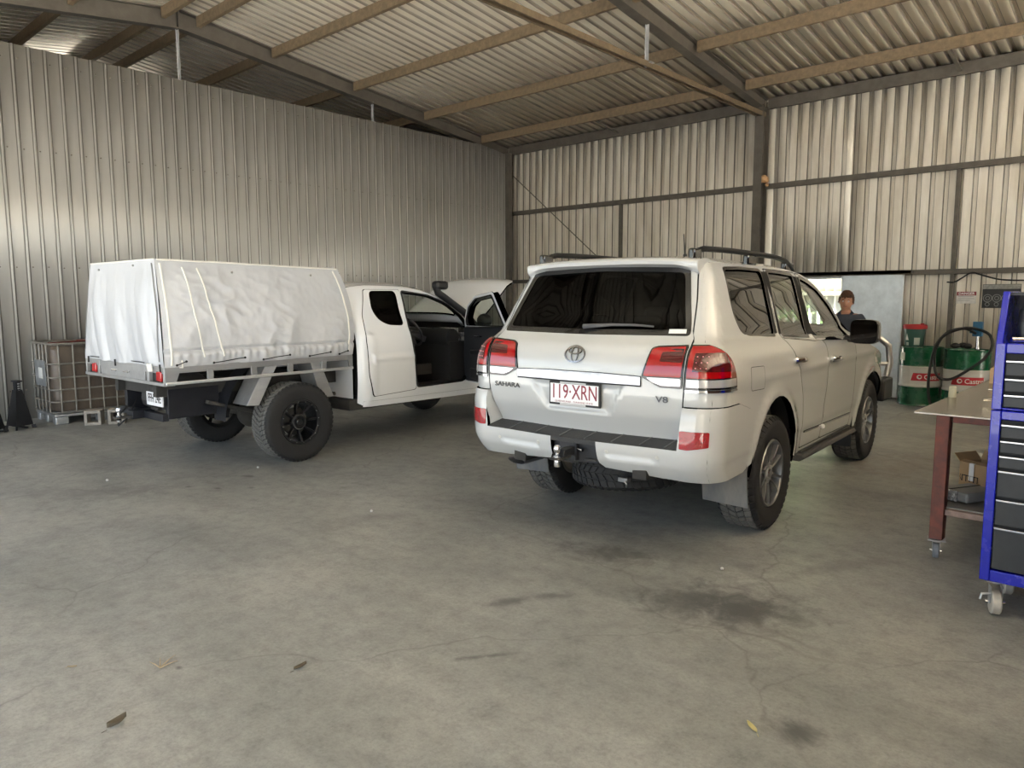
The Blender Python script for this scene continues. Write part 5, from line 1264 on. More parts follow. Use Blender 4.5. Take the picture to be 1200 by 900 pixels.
# black wheels -----------------------------------------------------------------
def wheel_black(parent, r, w, loc, rz):
    wh = bpy.data.objects.new('wheel', None); COL.objects.link(wh); wh.parent = parent; wh.location = loc; wh.rotation_euler = (.1, 0, rz); hw = w / 2
    tyre(MB(), r, w, .222, rows=5, lugs=52).build('tyre', [M_rub, mat('tread_grey', (.13, .127, .12), .9, 0, var=.3, vscale=30)], wh, smooth=40)
    mb = MB(); lathe_x(mb, [(.228, hw * .86), (.224, hw * .93), (.200, hw * .90), (.195, hw * .78), (.190, hw * .10), (.190, -hw * .8), (.225, -hw * .85)], 48, closed=True)
    for k in range(8):
        M = RX(2 * PI * k / 8); vs = []
        for (rad, wd, xx) in ((.05, .020, hw * .62), (.12, .016, hw * .58), (.198, .026, hw * .80)): vs += [(xx - .03, -wd, rad), (xx - .03, wd, rad), (xx, wd * .5, rad), (xx, -wd * .5, rad)]
        mb.add([M @ Vector(q) for q in vs], [(0,1,2,3),(11,10,9,8)] + [(i * 4 + j, i * 4 + (j + 1) % 4, i * 4 + 4 + (j + 1) % 4, i * 4 + 4 + j) for i in range(2) for j in range(4)])
    lathe_x(mb, [(0, hw * .3), (.080, hw * .3), (.082, hw * .64), (.070, hw * .70), (.055, hw * .66), (0, hw * .60)], 28)
    mb.build('rim', mat('satin_black_rim', (.012, .012, .013), .28, .3, coat=.3), wh, smooth=35, bevel=.002)
    mb = MB(); lathe_x(mb, [(.074, hw * .66), (.076, hw * .74), (.064, hw * .76), (.058, hw * .68)], 32, closed=True); mb.build('hub_ring', mat('gunmetal_ring', (.16, .16, .17), .25, .9), wh)
    mb = MB(); lathe_x(mb, [(0, hw * .82), (.03, hw * .82), (.036, hw * .76), (.036, hw * .5), (0, hw * .5)], 20); mb.build('hub_cap', M_gloss, wh)
    mb = MB()
    for k in range(16):
        a = 2 * PI * k / 16; c = (hw * .92, .208 * math.cos(a), .208 * math.sin(a)); mb.ball(c, .0052, 6)
    mb.build('rim_bolts', mat('bright_bolt', (.8, .8, .8), .25, .9), wh)
    mb = MB(); lathe_x(mb, [(.14, 0), (.14, .02), (.05, .02), (.05, 0)], 28, closed=True); mb.build('brake_drum', M_under, wh)
    return wh
for s in (1, -1):
    for cu in (0, 3.22): wheel_black(UT, .402, .285, (s * .805, cu, .402), 0 if s > 0 else PI)
# ------------------------------------------------------------------ left corner: tote, blocks, stands
M_cage = mat('weathered_cage_steel', (.25, .24, .22), .5, .5, var=.25, vscale=12)
M_tank = mat('dirty_translucent_plastic', (.105, .080, .060), .40, 0, var=.35, vscale=3, stretch=(1, 1, .4), col2=(.055, .048, .042))
ibc = thing('water_tote', 'grimy brown plastic bulk liquid tote in a galvanised wire cage behind the ute', 'tank', (-11.20, 3.60, 0), 0)
hx, hy, Z0, Z1 = .40, .60, .15, 1.06
def rrect(hx, hy, r, n=6):
    out = []
    for cx, cy, a0 in ((hx - r, hy - r, 0), (-hx + r, hy - r, 90), (-hx + r, -hy + r, 180), (hx - r, -hy + r, 270)):
        out += [(cx + r * math.cos(R(a0 + 90 * i / n)), cy + r * math.sin(R(a0 + 90 * i / n))) for i in range(n + 1)]
    return out
mb = MB(); rings = []
for z, k in ((Z0 + .02, .93), (Z0 + .06, .97), (.45, .975), (.48, .96), (.52, .975), (.80, .975), (.83, .96), (.87, .975), (.98, .97), (1.03, .90)):
    rings.append([Vector((x * k, y * k, z)) for x, y in rrect(hx, hy, .10)])
n = len(rings[0]); mb.add([p for r_ in rings for p in r_], [(i * n + j, i * n + (j + 1) % n, (i + 1) * n + (j + 1) % n, (i + 1) * n + j) for i in range(len(rings) - 1) for j in range(n)] + [tuple(range(n))[::-1], tuple((len(rings) - 1) * n + j for j in range(n))])
tk = mb.build('plastic_tank', M_tank, ibc, smooth=40)
mb = MB(); mb.lathe([(.0, .05), (.085, .05), (.09, .03), (.09, 0)], 24, T(0, 0, 1.02)); mb.build('screw_lid', M_blk, tk)
def cage_ring(z, r=.011, k=1.0): return [(x * k, y * k, z) for x, y in rrect(hx + .012, hy + .012, .07, 5)]
k = 0
for z in (Z0 + .01, .30, .46, .62, .80, Z1):
    mb = MB(); mb.tube(cage_ring(z), .012 if z < Z1 else .015, 8, closed=True); mb.build('cage_rail', M_cage, ibc)
ring = rrect(hx + .014, hy + .014, .07, 1); 
xs = [(-hx + .10 + (2 * hx - .2) * i / 4, s * (hy + .016)) for i in range(5) for s in (1, -1)] + [(s * (hx + .016), -hy + .09 + (2 * hy - .18) * i / 6) for i in range(7) for s in (1, -1)]
for x, y in xs:
    mb = MB(); mb.tube([(x, y, Z0), (x, y, Z1)], .010, 8); mb.build('cage_bar', M_cage, ibc)
mb = MB(); mb.tube([(hx - .04, -hy - .0, Z1 + .01), (-hx + .04, hy, Z1 + .01)], .012, 8); mb.box((-hx - .02, -.04, Z1 - .01), (hx + .02, .04, Z1 + .012)); mb.build('top_bar', mat('rust_red_bar', (.16, .03, .025), .6), ibc)
mb = MB(); mb.box((-hx * .45, -hy - .030, .50), (hx * .62, -hy - .022, .84)); lp = mb.build('label_panel', mat('scuffed_sheet_panel', (.34, .36, .38), .4, .5, var=.3, vscale=10), ibc)
mb = MB(); mb.box((-.02, -hy - .034, .60), (.13, -hy - .031, .74)); mb.build('paper_label', mat('faded_label', (.62, .62, .60), .7), lp)
mb = MB()
for x in (-hx + .07, 0, hx - .07):
    for y in (-hy + .09, 0, hy - .09): mb.box((x - .06, y - .08, .0), (x + .06, y + .08, .10))
mb.box((-hx, -hy, .10), (hx, hy, .135))
mb.build('pallet', M_gal, ibc, bevel=.012)
M_conc = mat('grey_concrete_block', (.36, .33, .29), .95, 0, var=.25, vscale=14, bump=.6, bscale=90)
def hollow_block():
    mb = MB(); a = .098; w = .035; D_ = .19
    mb.box((-a, -D_ / 2, 0), (a, D_ / 2, w)); mb.box((-a, -D_ / 2, .19 - w), (a, D_ / 2, .19)); mb.box((-a, -D_ / 2, w), (-a + w, D_ / 2, .19 - w)); mb.box((a - w, -D_ / 2, w), (a, D_ / 2, .19 - w))
    return mb.build('concrete_block', M_conc, bevel=.004)
cb = hollow_block(); cb.location = (-10.52, 3.38, 0); cb.rotation_euler = (0, 0, R(58)); tag(cb, 'hollow concrete block in front of the wire cage, farther from the tow ball', 'block', 'hollow concrete blocks on the floor by the tote')
cb2 = copy_tree(cb); cb2.location = (-10.40, 3.62, 0); cb2.rotation_euler = (0, 0, R(62)); cb2['label'] = 'hollow concrete block next to the tow ball of the ute'
M_std = mat('worn_black_stand', (.013, .014, .017), .6, .3, var=.4, vscale=9)
def axle_stand(x, y, rz, lab):
    t = thing('axle_stand', lab, 'stand', (x, y, 0), rz, 'black axle stands at the left edge')
    mb = MB()
    for k in range(4):
        a = R(45 + 90 * k); c, s = math.cos(a), math.sin(a)
        top = Vector((.055 * c, .055 * s, .50)); bot = Vector((.16 * c, .16 * s, .0)); nx = Vector((-s, c, 0))
        b2 = R(135 + 90 * k); top2 = Vector((.055 * math.cos(b2), .055 * math.sin(b2), .50)); bot2 = Vector((.16 * math.cos(b2), .16 * math.sin(b2), .0))
        m0 = top.lerp(bot, .90); m2 = top2.lerp(bot2, .90)
        mb.add([top, m0, m2, top2], [(0, 1, 2, 3)]); mb.bar(m0, bot, .05, .008, up=(nx.x, nx.y, 0))
    mb.bar((.155, 0, .03), (-.155, 0, .03), .02, .02); mb.build('base_frame', M_std, t, bevel=.0)
    mb = MB(); mb.box((-.03, -.03, .42), (.03, .03, .60)); mb.box((-.065, -.035, .60), (.065, .035, .62)); mb.build('lifting_post', M_std, t, bevel=.004)
    mb = MB(); [mb.box((.031, -.012, .36 + .03 * i), (.040, .012, .375 + .03 * i)) for i in range(8)]; mb.build('ratchet_teeth', M_gal, t); return t
axle_stand(-10.86, 2.62, .3, 'black steel axle stand in full view, right beside the wire caged tote'); axle_stand(-10.72, 2.28, .8, 'black steel axle stand partly out of view, farther from the wire caged tote')

# ------------------------------------------------------------------ oil drums
M_grn = mat('drum_green', (.006, .10, .040), .26, .0, var=.12, vscale=5, coat=.4); M_band = mat('drum_grey_white', (.60, .60, .57), .35, 0, var=.08, vscale=5, coat=.3)
M_lred = mat('label_red', (.50, .02, .035), .4); M_lw = mat('label_white', (.85, .85, .83), .4)
def drum(lab, x, y, face, txt):
    t = thing('oil_drum', lab, 'drum', (x, y, 0), 0, 'green and white oil drums by the back wall'); r = .295; H = .88
    def bandp(z0, z1):
        pts = []; k = 18
        for i in range(k + 1):
            z = z0 + (z1 - z0) * i / k; rr = r
            for c in (.30, .59): rr += .010 * math.exp(-((z - c) / .013) ** 2)
            pts.append((rr, z))
        return pts
    mb = MB(); mb.lathe([(0, .012), (r - .02, .012), (r - .006, 0), (r + .006, .004), (r + .006, .016), (r, .024)] + bandp(.03, .285)[0:], 56, mi=0); b0 = mb
    mb.lathe(bandp(.285, .60), 56, mi=1)
    mb.lathe(bandp(.60, H - .02) + [(r, H - .02), (r + .007, H - .010), (r + .005, H + .002), (r - .007, H), (r - .012, H - .018), (0, H - .018)], 56, mi=0)
    bd = mb.build('drum_body', [M_grn, M_band], t, smooth=45)
    for (cx, cy) in ((.17, .05), (-.19, -.08)):
        mb = MB(); mb.lathe([(0, .014), (.024, .014), (.03, .010), (.03, 0)], 16, T(cx, cy, H - .018)); mb.build('bung', M_gal, t)
    # curved red label with slanted end and lettering
    S = Surf(lambda a, b: ((r + .0005) * math.sin(a / r), -(r + .0005) * math.cos(a / r), b), (0, 0, 0)); 
    class SS(Surf):
        def nrm(s, a, b): return Vector((math.sin(a / r), -math.cos(a / r), 0))
    S = SS(S.fn, (0, -1, 0))
    mb = MB(); patch(mb, S, [(face - .13, .385), (face - .10, .500), (face + .30, .500), (face + .30, .385)], off=.001, thick=.002, sp=.03); lb = mb.build('red_label', M_lred, t)
    # letters wrapped on the drum
    cu = bpy.data.curves.new('t', 'FONT'); cu.body = txt; cu.size = .098; cu.offset = .0012; cu.align_y = 'CENTER'; cu.resolution_u = 2
    to = bpy.data.objects.new('t', cu); COL.objects.link(to); me = bpy.data.meshes.new_from_object(to.evaluated_get(bpy.context.evaluated_depsgraph_get())); bpy.data.objects.remove(to)
    bm = bmesh.new(); bm.from_mesh(me); bmesh.ops.subdivide_edges(bm, edges=[e for e in bm.edges if e.calc_length() > .02], cuts=3)
    for v in bm.verts: a = face + .045 + v.co.x * .92; v.co = Vector(((r + .0045) * math.sin(a / r), -(r + .0045) * math.cos(a / r), .440 + v.co.y))
    bm.to_mesh(me); bm.free(); me.materials.clear(); me.materials.append(M_lw); me.name = 'lettering'
    o = bpy.data.objects.new('lettering', me); COL.objects.link(o); o.parent = lb
    mb = MB(); o_ = [(face - .015 + .034 * math.cos(2 * PI * i / 20), .442 + .034 * math.sin(2 * PI * i / 20)) for i in range(20)]; i_ = [(face - .010 + .020 * math.cos(2 * PI * i / 16), .446 + .018 * math.sin(2 * PI * i / 16)) for i in range(16)]
    patch(mb, S, o_, [i_], off=.003, thick=.002, sp=.02); mb.build('round_mark', M_lw, lb)
    return t, S
d1, S1 = drum('green and white oil drum with a dark green pail standing on it', -2.93, 12.52, .07, 'Castrol')
mb = MB(); patch(mb, S1, [(-.30, .68), (-.18, .68), (-.18, .80), (-.30, .80)], off=.001, thick=.001, sp=.03); mb.build('paper_label', mat('cream_label', (.70, .72, .60), .5), d1)
d2, S2_ = drum('green and white oil drum with a black hose and blue hand pump on top', -2.28, 12.30, -.01, 'Castrol')
# pail

t = thing('oil_pail', 'dark green plastic pail with a red lid, standing on an oil drum', 'pail', (-3.03, 12.47, .884), 0)
mb = MB(); mb.lathe([(0, 0), (.125, 0), (.128, .01), (.150, .29), (.158, .29), (.158, .30), (0, .30)], 36); mb.build('pail_body', mat('pail_green', (.030, .095, .075), .4, 0, coat=.2), t)
mb = MB(); mb.lathe([(.165, .27), (.168, .30), (.165, .325), (.150, .335), (.14, .325), (0, .325)], 36); mb.lathe([(0, .03), (.025, .03), (.03, 0)], 14, T(.09, .03, .325)); mb.build('pail_lid', mat('lid_red', (.42, .03, .03), .4), t)
mb = MB(); mb.lathe([(.1315, .03), (.136, .09)], 36, cl) if False else None
class SP(Surf):
    def nrm(s, a, b): return Vector((math.sin(a), -math.cos(a), 0))
SPs = SP(lambda a, b: ((.128 + b * .08) * math.sin(a), -(.128 + b * .08) * math.cos(a), b), (0, -1, 0))
mb = MB(); patch(mb, SPs, [(-.75, .10), (-.35, .10), (-.55, .20)], off=.001, thick=.001, sp=.1); mb.build('warning_label', M_lw, t); mb = MB(); patch(mb, SPs, [(-.65, .02), (-.35, .02), (-.35, .07), (-.65, .07)], off=.001, thick=.001, sp=.1); patch(mb, SPs, [(.2, .03), (.8, .03), (.8, .14), (.2, .14)], off=.001, thick=.001, sp=.1); mb.build('small_label', mat('pale_sticker', (.45, .50, .45), .5), t)
# pump with hose
t = thing('transfer_pump', 'blue and steel barrel pump standing in an oil drum beside the hose', 'pump', (-2.17, 12.28, .884), 0)
mb = MB(); mb.lathe([(0, 0), (.022, 0), (.022, .20), (0, .20)], 14); mb.lathe([(.0, .0), (.04, 0), (.04, .03), (0, .03)], 16); mb.build('steel_tube', M_chrome, t)
mb = MB(); mb.box((-.06, -.05, .19), (.06, .05, .40)); mb.tube([(-.05, 0, .25), (-.10, 0, .25)], .02, 8); mb.build('pump_head', mat('pump_blue', (.02, .13, .26), .4), t, bevel=.015)
mb = MB()
for a, b_, c in ((-.26, -.05, .045), (-.18, .04, .05), (-.11, -.04, .045)): mb.ball((a, b_, c), .052, 8, (1.2, .9, .8))
mb.build('oily_rags', M_blk, hd_) if False else None
o = mb.build('oily_rag', M_blk); o.location = (-2.17, 12.28, .886); tag(o, 'crumpled black rag lying on the oil drum that has the blue pump', 'rag')
mb = MB()
mb = MB(); P = []
import itertools
ctr = Vector((-2.30, 12.22, .66))
pts = [(-2.17, 12.15, 1.12), (-2.30, 12.05, 1.19), (-2.50, 11.98, 1.12), (-2.62, 11.96, .90), (-2.62, 11.95, .65), (-2.58, 11.92, .53), (-2.50, 11.92, .465), (-2.36, 11.93, .49), (-2.14, 11.94, .66), (-2.0, 11.96, .80), (-1.94, 12.0, .95), (-1.98, 12.05, 1.10), (-2.10, 12.08, 1.17), (-2.26, 12.02, 1.20), (-2.46, 11.96, 1.13), (-2.60, 11.93, .98), (-2.66, 11.92, .70), (-2.68, 11.92, .40), (-2.66, 11.95, .15), (-2.60, 11.98, .03), (-2.45, 11.95, .025)]
def cr(pts, n=6):
    pts = [Vector(p) for p in pts]; out = []
    for i in range(len(pts) - 1):
        p0 = pts[max(i - 1, 0)]; p1 = pts[i]; p2 = pts[i + 1]; p3 = pts[min(i + 2, len(pts) - 1)]
        for j in range(n):
            t = j / n; out.append(.5 * ((2 * p1) + (p2 - p0) * t + (2 * p0 - 5 * p1 + 4 * p2 - p3) * t * t + (3 * p1 - p0 - 3 * p2 + p3) * t ** 3))
    out.append(pts[-1]); return out
mb.tube(cr(pts), .020, 8); tag(mb.build('rubber_hose', mat('black_hose', (.016, .016, .017), .45)), 'thick black rubber hose looped around the oil drum with the blue pump', 'hose')
# cable along the wall and signs
mb = MB(); mb.tube(cr([(-2.72, 12.844, 1.86), (-2.62, 12.834, 1.86), (-2.52, 12.832, 1.92), (-2.40, 12.829, 1.995), (-2.28, 12.832, 1.96), (-2.05, 12.835, 1.89), (-1.75, 12.835, 1.87), (-1.4, 12.835, 1.90)]), .011, 8); tag(mb.build('power_cable', M_cord), 'black cable sagging along the back wall above the warning sign', 'cable')
t = thing('warning_sign', 'small white warning sign with a red heading strip, on the back wall', 'sign', (-2.465, YB - .012, 1.62), 0)
mb = MB(); mb.box((-.13, -.004, -.085), (.13, .002, .095)); mb.build('sign_board', mat('sign_dirty_white', (.66, .65, .62), .5, 0, var=.15, vscale=20), t, bevel=.002)
mb = MB(); mb.box((-.128, -.006, .035), (.128, -.004, .093)); mb.build('heading_strip', mat('sign_dark_red', (.20, .02, .03), .5), t)
text('sign_heading', 'DANGER', .050, T(0, -.0065, .064) @ RX(PI / 2), M_lw, t, .0005, 1.05, bold=.001)
for i, s_ in enumerate(('ENGINE OIL', 'KEEP LIDS CLOSED')): text('sign_text', s_, .020, T(0, -.0045, .012 - .032 * i) @ RX(PI / 2), mat('sign_grey_ink', (.22, .22, .22), .6), t, .0005, 1.1) if False else None
mb = MB()
for i in range(3): mb.box((-.11, -.0055, .014 - .028 * i), (.10 - .05 * (i == 2), -.004, .022 - .028 * i))
mb.build('text_lines', mat('sign_grey_ink', (.30, .30, .30), .6), t)
t = thing('wall_poster', 'black and grey poster of dark wheels pinned to the back wall', 'poster', (-2.02, YB - .012, 1.645), 0)
mb = MB(); mb.box((-.24, -.004, -.175), (.24, .002, .175)); mb.build('poster_sheet', mat('poster_black', (.02, .02, .02), .5, 0, var=.5, vscale=16, col2=(.012, .012, .012)), t)
mb = MB(); mb.box((-.235, -.006, .105), (.235, -.004, .17)); mb.build('poster_header', mat('poster_grey', (.30, .30, .27), .5, 0, var=.4, vscale=24), t)
text('poster_title', 'TYRES & WHEELS', .05, T(-.0, -.0065, .137) @ RX(PI / 2), mat('poster_pale', (.62, .62, .58), .5), t, .0005, 1.0) if False else None
for i in range(4):
    mb = MB()
    for rr in (.058, .030): mb.lathe([(rr - .008, -.003), (rr, -.003), (rr, 0), (rr - .008, 0)], 24, T(-.17 + .115 * i, -.005, -.03) @ RX(PI / 2), closed=True)
    mb.lathe([(rr - .008, -.003), (rr, -.003), (rr, 0), (rr - .008, 0)], 24, T(-.17 + .115 * i, -.005, -.12) @ RX(PI / 2), closed=True)
    mb.build('printed_wheel', mat('poster_ring', (.26, .26, .26), .5), t)
# mud nest on the column
mb = MB(); rnd = random.Random(2)
for k in range(7): mb.ball((rnd.uniform(-.05, .05), rnd.uniform(-.02, .02), rnd.uniform(-.08, .10)), rnd.uniform(.03, .055), 8)
o = mb.build('mud_nest', mat('orange_mud', (.50, .30, .15), .9, 0, var=.3, vscale=20)); o.location = (-5.62, YB - .20, 3.66); tag(o, 'small orange mud nest stuck on the middle column at the girt', 'nest')

# ------------------------------------------------------------------ steel bench
BX0, BX1, BY0, BY1, BZ = -1.205, .25, 5.05, 7.70, .925
M_rust = mat('rust_red_primer', (.20, .062, .042), .65, .15, var=.35, vscale=16, col2=(.12, .055, .045), bump=.2)
bn = thing('steel_workbench', 'steel plate workbench on rust red legs with castors, behind the blue tool chest', 'workbench', (0, 0, 0))
mb = MB(); mb.box((BX0, BY0, BZ - .012), (BX1, BY1, BZ)); mb.build('bench_top', mat('worn_steel_plate', (.36, .33, .29), .24, .7, var=.30, vscale=4, stretch=(1, .3, 1), col2=(.24, .21, .18)), bn, bevel=.002)
def caster(parent, x, y, m_wheel, r=.045, w=.032, zt=None, rz=0.):
    zt = zt or 2.6 * r
    c = bpy.data.objects.new('castor', None); COL.objects.link(c); c.parent = parent; c.location = (x, y, 0); c.rotation_euler = (0, 0, rz)
    mb = MB(); mb.box((-.05, -.045, zt - .006), (.05, .045, zt)); mb.lathe([(0, 0), (.026, 0), (.026, .012), (0, .012)], 16, T(0, 0, zt - .018)); 
    for s in (1, -1): mb.prism([(-.018, -.006), (.018, -.006), (.03, r * 1.4), (-.03, r * 1.4)], Matrix(((0, 0, 1, s * (w / 2 + .004) - .0015), (1, 0, 0, 0), (0, 1, 0, r), (0, 0, 0, 1))), .003)
    mb.build('castor_fork', M_gal, c)
    mb = MB(); lathe_x(mb, [(.012, w / 2), (r * .9, w / 2), (r, w / 2 - .006), (r, -w / 2 + .006), (r * .9, -w / 2), (.012, -w / 2)], 28, cz=r); mb.build('castor_wheel', m_wheel, c, smooth=35)
    mb = MB(); mb.tube([(-w, 0, r), (w, 0, r)], .008, 10); mb.build('castor_axle', M_chrome, c); return c
M_cw = mat('dusty_grey_wheel', (.24, .25, .27), .7, 0, var=.3, vscale=25); M_cw2 = mat('cream_grey_wheel', (.46, .43, .38), .6, 0, var=.2, vscale=25)
for x in (-1.05, .15):
    for y in (5.12, 7.55):
        mb = MB(); mb.box((x - .038, y - .030, .125), (x + .038, y - .022, BZ - .012)); mb.box((x + .030, y - .030, .125), (x + .038, y + .045, BZ - .012)); mb.box((x - .038, y + .037, .125), (x + .038, y + .045, BZ - .012)); mb.build('leg', M_rust, bn, bevel=.003)
        caster(bn, x, y, M_cw, .046, .034, .122, .25)
mb = MB(); 
mb.box((-1.0, 5.10, BZ - .055), (.14, 5.14, BZ - .014)); mb.box((-1.0, 7.53, BZ - .055), (.14, 7.57, BZ - .014)); mb.box((-1.07, 5.16, BZ - .055), (-1.03, 7.53, BZ - .014)); mb.build('top_rails', M_rust, bn, bevel=.003)
mb = MB(); mb.box((-1.01, 5.10, .285), (.12, 5.14, .322)); mb.box((-1.07, 5.165, .285), (-1.03, 7.51, .322)); mb.box((-1.01, 7.53, .285), (.12, 7.57, .322)); mb.build('lower_rails', mat('worn_rail', (.30, .21, .17), .6, .3, var=.35, vscale=18), bn, bevel=.003)
mb = MB(); mb.box((-1.03, 5.14, .322), (.14, 7.53, .330)); mb.build('lower_shelf', mat('grimy_shelf_plate', (.27, .255, .23), .5, .4, var=.25, vscale=6), bn)
# things on and under the bench
def carton(name, lab, x, y, z, rz, w, d, h, m, flaps=True, group=None, cat='box'):
    t = thing(name, lab, cat, (x, y, z), rz, group)
    mb = MB(); e = .004
    mb.box((-w/2, -d/2, 0), (w/2, d/2, e)); mb.box((-w/2, -d/2, e), (-w/2 + e, d/2, h)); mb.box((w/2 - e, -d/2, e), (w/2, d/2, h)); mb.box((-w/2 + e, -d/2, e), (w/2 - e, -d/2 + e, h)); mb.box((-w/2 + e, d/2 - e, e), (w/2 - e, d/2, h)); mb.build('carton_body', m, t)
    if flaps:
        for (p, q, o) in (((-w/2, -d/2, h), (-w/2, d/2, h), (-.045, 0, .05)), ((w/2, -d/2, h), (w/2, d/2, h), (.05, 0, .04)), ((-w/2, d/2, h), (w/2, d/2, h), (0, .03, .06)), ((-w/2, -d/2, h), (w/2, -d/2, h), (0, .04, .012))):
            mb = MB(); p, q, o = Vector(p), Vector(q), Vector(o); nrm_ = (q - p).cross(o).normalized() * .003; mb.add([p, q, q + o, p + o, p + nrm_, q + nrm_, q + o + nrm_, p + o + nrm_], [(0,1,2,3),(7,6,5,4),(0,4,5,1),(1,5,6,2),(2,6,7,3),(3,7,4,0)]); mb.build('flap', m, t)
    else:
        mb = MB(); mb.box((-w/2, -d/2, h), (w/2, d/2, h + .004)); mb.build('flap', m, t)
    return t
M_card = mat('brown_cardboard', (.42, .28, .15), .85, 0, var=.12, vscale=8); M_card2 = mat('pale_cardboard', (.60, .44, .28), .85, 0, var=.1, vscale=8)
c1 = carton('cardboard_box', 'open brown cardboard box with black print and a white label, on the bench shelf', -.91, 5.80, .335, R(-28), .26, .20, .17, M_card)
mb = MB(); mb.box((-.05, -.1125, .055), (-.015, -.1105, .175)); mb.box((-.05, -.1125, .172), (-.015, -.09, .175)); mb.build('white_label', mat('paper_white', (.8, .8, .8), .6), c1)
M_ink = mat('black_print', (.02, .02, .02), .7)
mb = MB()
for i in range(5): mb.box((-.10 + .028 * i, -.1125, .045), (-.094 + .028 * i, -.1112, .085))
mb.box((-.10, -.1125, .083), (.02, -.1112, .089)); mb.tube([(-.11, -.1115, .09), (-.115, -.1115, .07), (-.10, -.1115, .045)], .002, 4); mb.build('printed_marks', M_ink, c1)
carton('cardboard_box', 'taller pale cardboard box standing behind the open printed one on the bench shelf', -.72, 6.20, .335, R(6), .24, .28, .36, M_card2, False)
t = thing('parts_case', 'grey plastic case with a silver end, in front of the printed cardboard box', 'case', (-.97, 5.40, .331), R(-28))
mb = MB(); mb.box((-.10, -.12, .012), (.12, .17, .075)); mb.build('case_body', mat('case_grey', (.22, .22, .215), .4), t, bevel=.014)
mb = MB(); mb.box((-.10, -.132, .010), (.055, -.118, .080)); mb.build('case_end', mat('silver_foil', (.62, .63, .65), .25, .6, var=.5, vscale=40, col2=(.06, .06, .07)), t, bevel=.003)
mb = MB(); mb.box((-.02, -.12, .075), (-.012, .16, .078)); mb.build('case_strap', M_seal, t)
t = carton('cardboard_box', 'pale cardboard box lying on the steel bench top against the tool chest', -.98, 7.25, BZ, R(4), .36, .26, .115, M_card2, False)
t = carton('cardboard_box', 'small tan cardboard box stacked at the back of the bench top', -1.0, 7.27, BZ + .12, R(12), .20, .16, .10, M_card2, False)
mb = MB(); mb.lathe([(0, 0), (.024, 0), (.025, .002), (.025, .070), (.021, .076), (0, .076)], 20); o = mb.build('wax_coloured_cup', mat('cream_cup', (.62, .60, .45), .5)); o.name = 'cream_jar'; o.location = (-1.180, 5.95, BZ); tag(o, 'small cream coloured jar on the edge of the steel bench top', 'jar')
M_tool = mat('tool_black', (.018, .018, .02), .4, .3)
def pistol(lab, x, y, rz):
    t = thing('air_tool', lab, 'tool', (x, y, BZ), rz, 'black air tools on the bench')
    mb = MB(); mb.tube([(-.09, 0, .035), (.07, 0, .035)], [.024, .034], 14); mb.tube([(.07, 0, .035), (.10, 0, .035)], [.030, .022], 14); mb.build('tool_body', M_tool, t)
    mb = MB(); mb.bar((.03, .0, .032), (.05, -.13, .026), .035, .04, up=(0, 0, 1)); mb.build('tool_handle', M_tool, t, bevel=.008)
    mb = MB(); mb.tube([(-.09, 0, .035), (-.16, 0, .035)], .008, 8); mb.build('tool_bit', M_chrome, t); return t
pistol('black air tool with a steel bit, far end of the bench beside the cardboard box', -.86, 6.30, R(8)); pistol('black air tool with a steel bit, nearer the front of the bench', -.80, 5.72, R(30))

# ------------------------------------------------------------------ blue tool chest
CX0, CX1, CY0, CY1 = -.685, .10, 4.33, 4.80
M_blue = mat('royal_blue_enamel', (.007, .014, .42), .26, .0, var=.12, vscale=6, coat=.5)
M_drw = mat('textured_dark_drawer', (.032, .035, .039), .45, .2, var=.2, vscale=14)
M_trim = mat('bright_drawer_trim', (.62, .63, .65), .25, .9)
ch = thing('tool_chest', 'tall blue rolling tool chest with dark drawers and bright drawer handles', 'tool chest', (0, 0, 0))
def carcass(name, z0, z1, st=.045, top=.05, bot=.05, y0=CY0):
    mb = MB(); mb.box((CX0, y0, z0), (CX0 + st, CY1, z1)); mb.box((CX1 - st, y0, z0), (CX1, CY1, z1)); mb.box((CX0 + st, y0, z0), (CX1 - st, CY1, z0 + bot)); mb.box((CX0 + st, y0, z1 - top), (CX1 - st, CY1, z1)); mb.box((CX0 + st, CY1 - .01, z0 + bot), (CX1 - st, CY1, z1 - top)); return mb.build(name, M_blue, ch, bevel=.006)
carcass('lower_cabinet', .185, 1.068, bot=.06, top=.045)
carcass('upper_cabinet', 1.072, 1.405, bot=.012, top=.05)
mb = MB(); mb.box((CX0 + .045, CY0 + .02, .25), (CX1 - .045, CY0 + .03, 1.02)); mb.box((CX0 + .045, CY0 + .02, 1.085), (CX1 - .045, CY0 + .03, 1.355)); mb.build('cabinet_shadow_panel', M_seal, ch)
def drawer(z0, z1):
    mb = MB(); mb.box((CX0 + .050, CY0 - .004, z0), (CX1 - .050, CY0 + .05, z1 - .020)); d = mb.build('drawer', M_drw, ch, bevel=.004)
    mb = MB(); mb.box((CX0 + .050, CY0 - .012, z1 - .019), (CX1 - .050, CY0 + .0, z1 - .009)); mb.build('drawer_pull', M_trim, d, bevel=.002); return d
for z0, z1 in ((.933, 1.010), (.856, .928), (.780, .851), (.632, .775), (.487, .627), (.255, .482), (1.245, 1.330), (1.165, 1.240), (1.088, 1.160)): drawer(z0, z1)
mb = MB(); P = [(1.405, 0), (1.405, .34), (1.52, .40), (1.635, .16), (1.635, .10)]
for x in (CX0, CX1 - .02):
    mb = MB(); mb.prism([(CY0, 1.400), (CY0 + .40, 1.400), (CY0 + .42, 1.66), (CY0 + .10, 1.66)], Matrix(((0, 0, 1, x), (1, 0, 0, 0), (0, 1, 0, 0), (0, 0, 0, 1))), .030); mb.build('lid_side', M_blue, ch, bevel=.004)
mb = MB(); mb.box((CX0 + .02, CY0 + .40, 1.40), (CX1 - .02, CY0 + .42, 1.65)); mb.box((CX0 + .02, CY0 + .12, 1.64), (CX1 - .02, CY0 + .42, 1.655)); mb.build('lid_back', M_blk, ch)
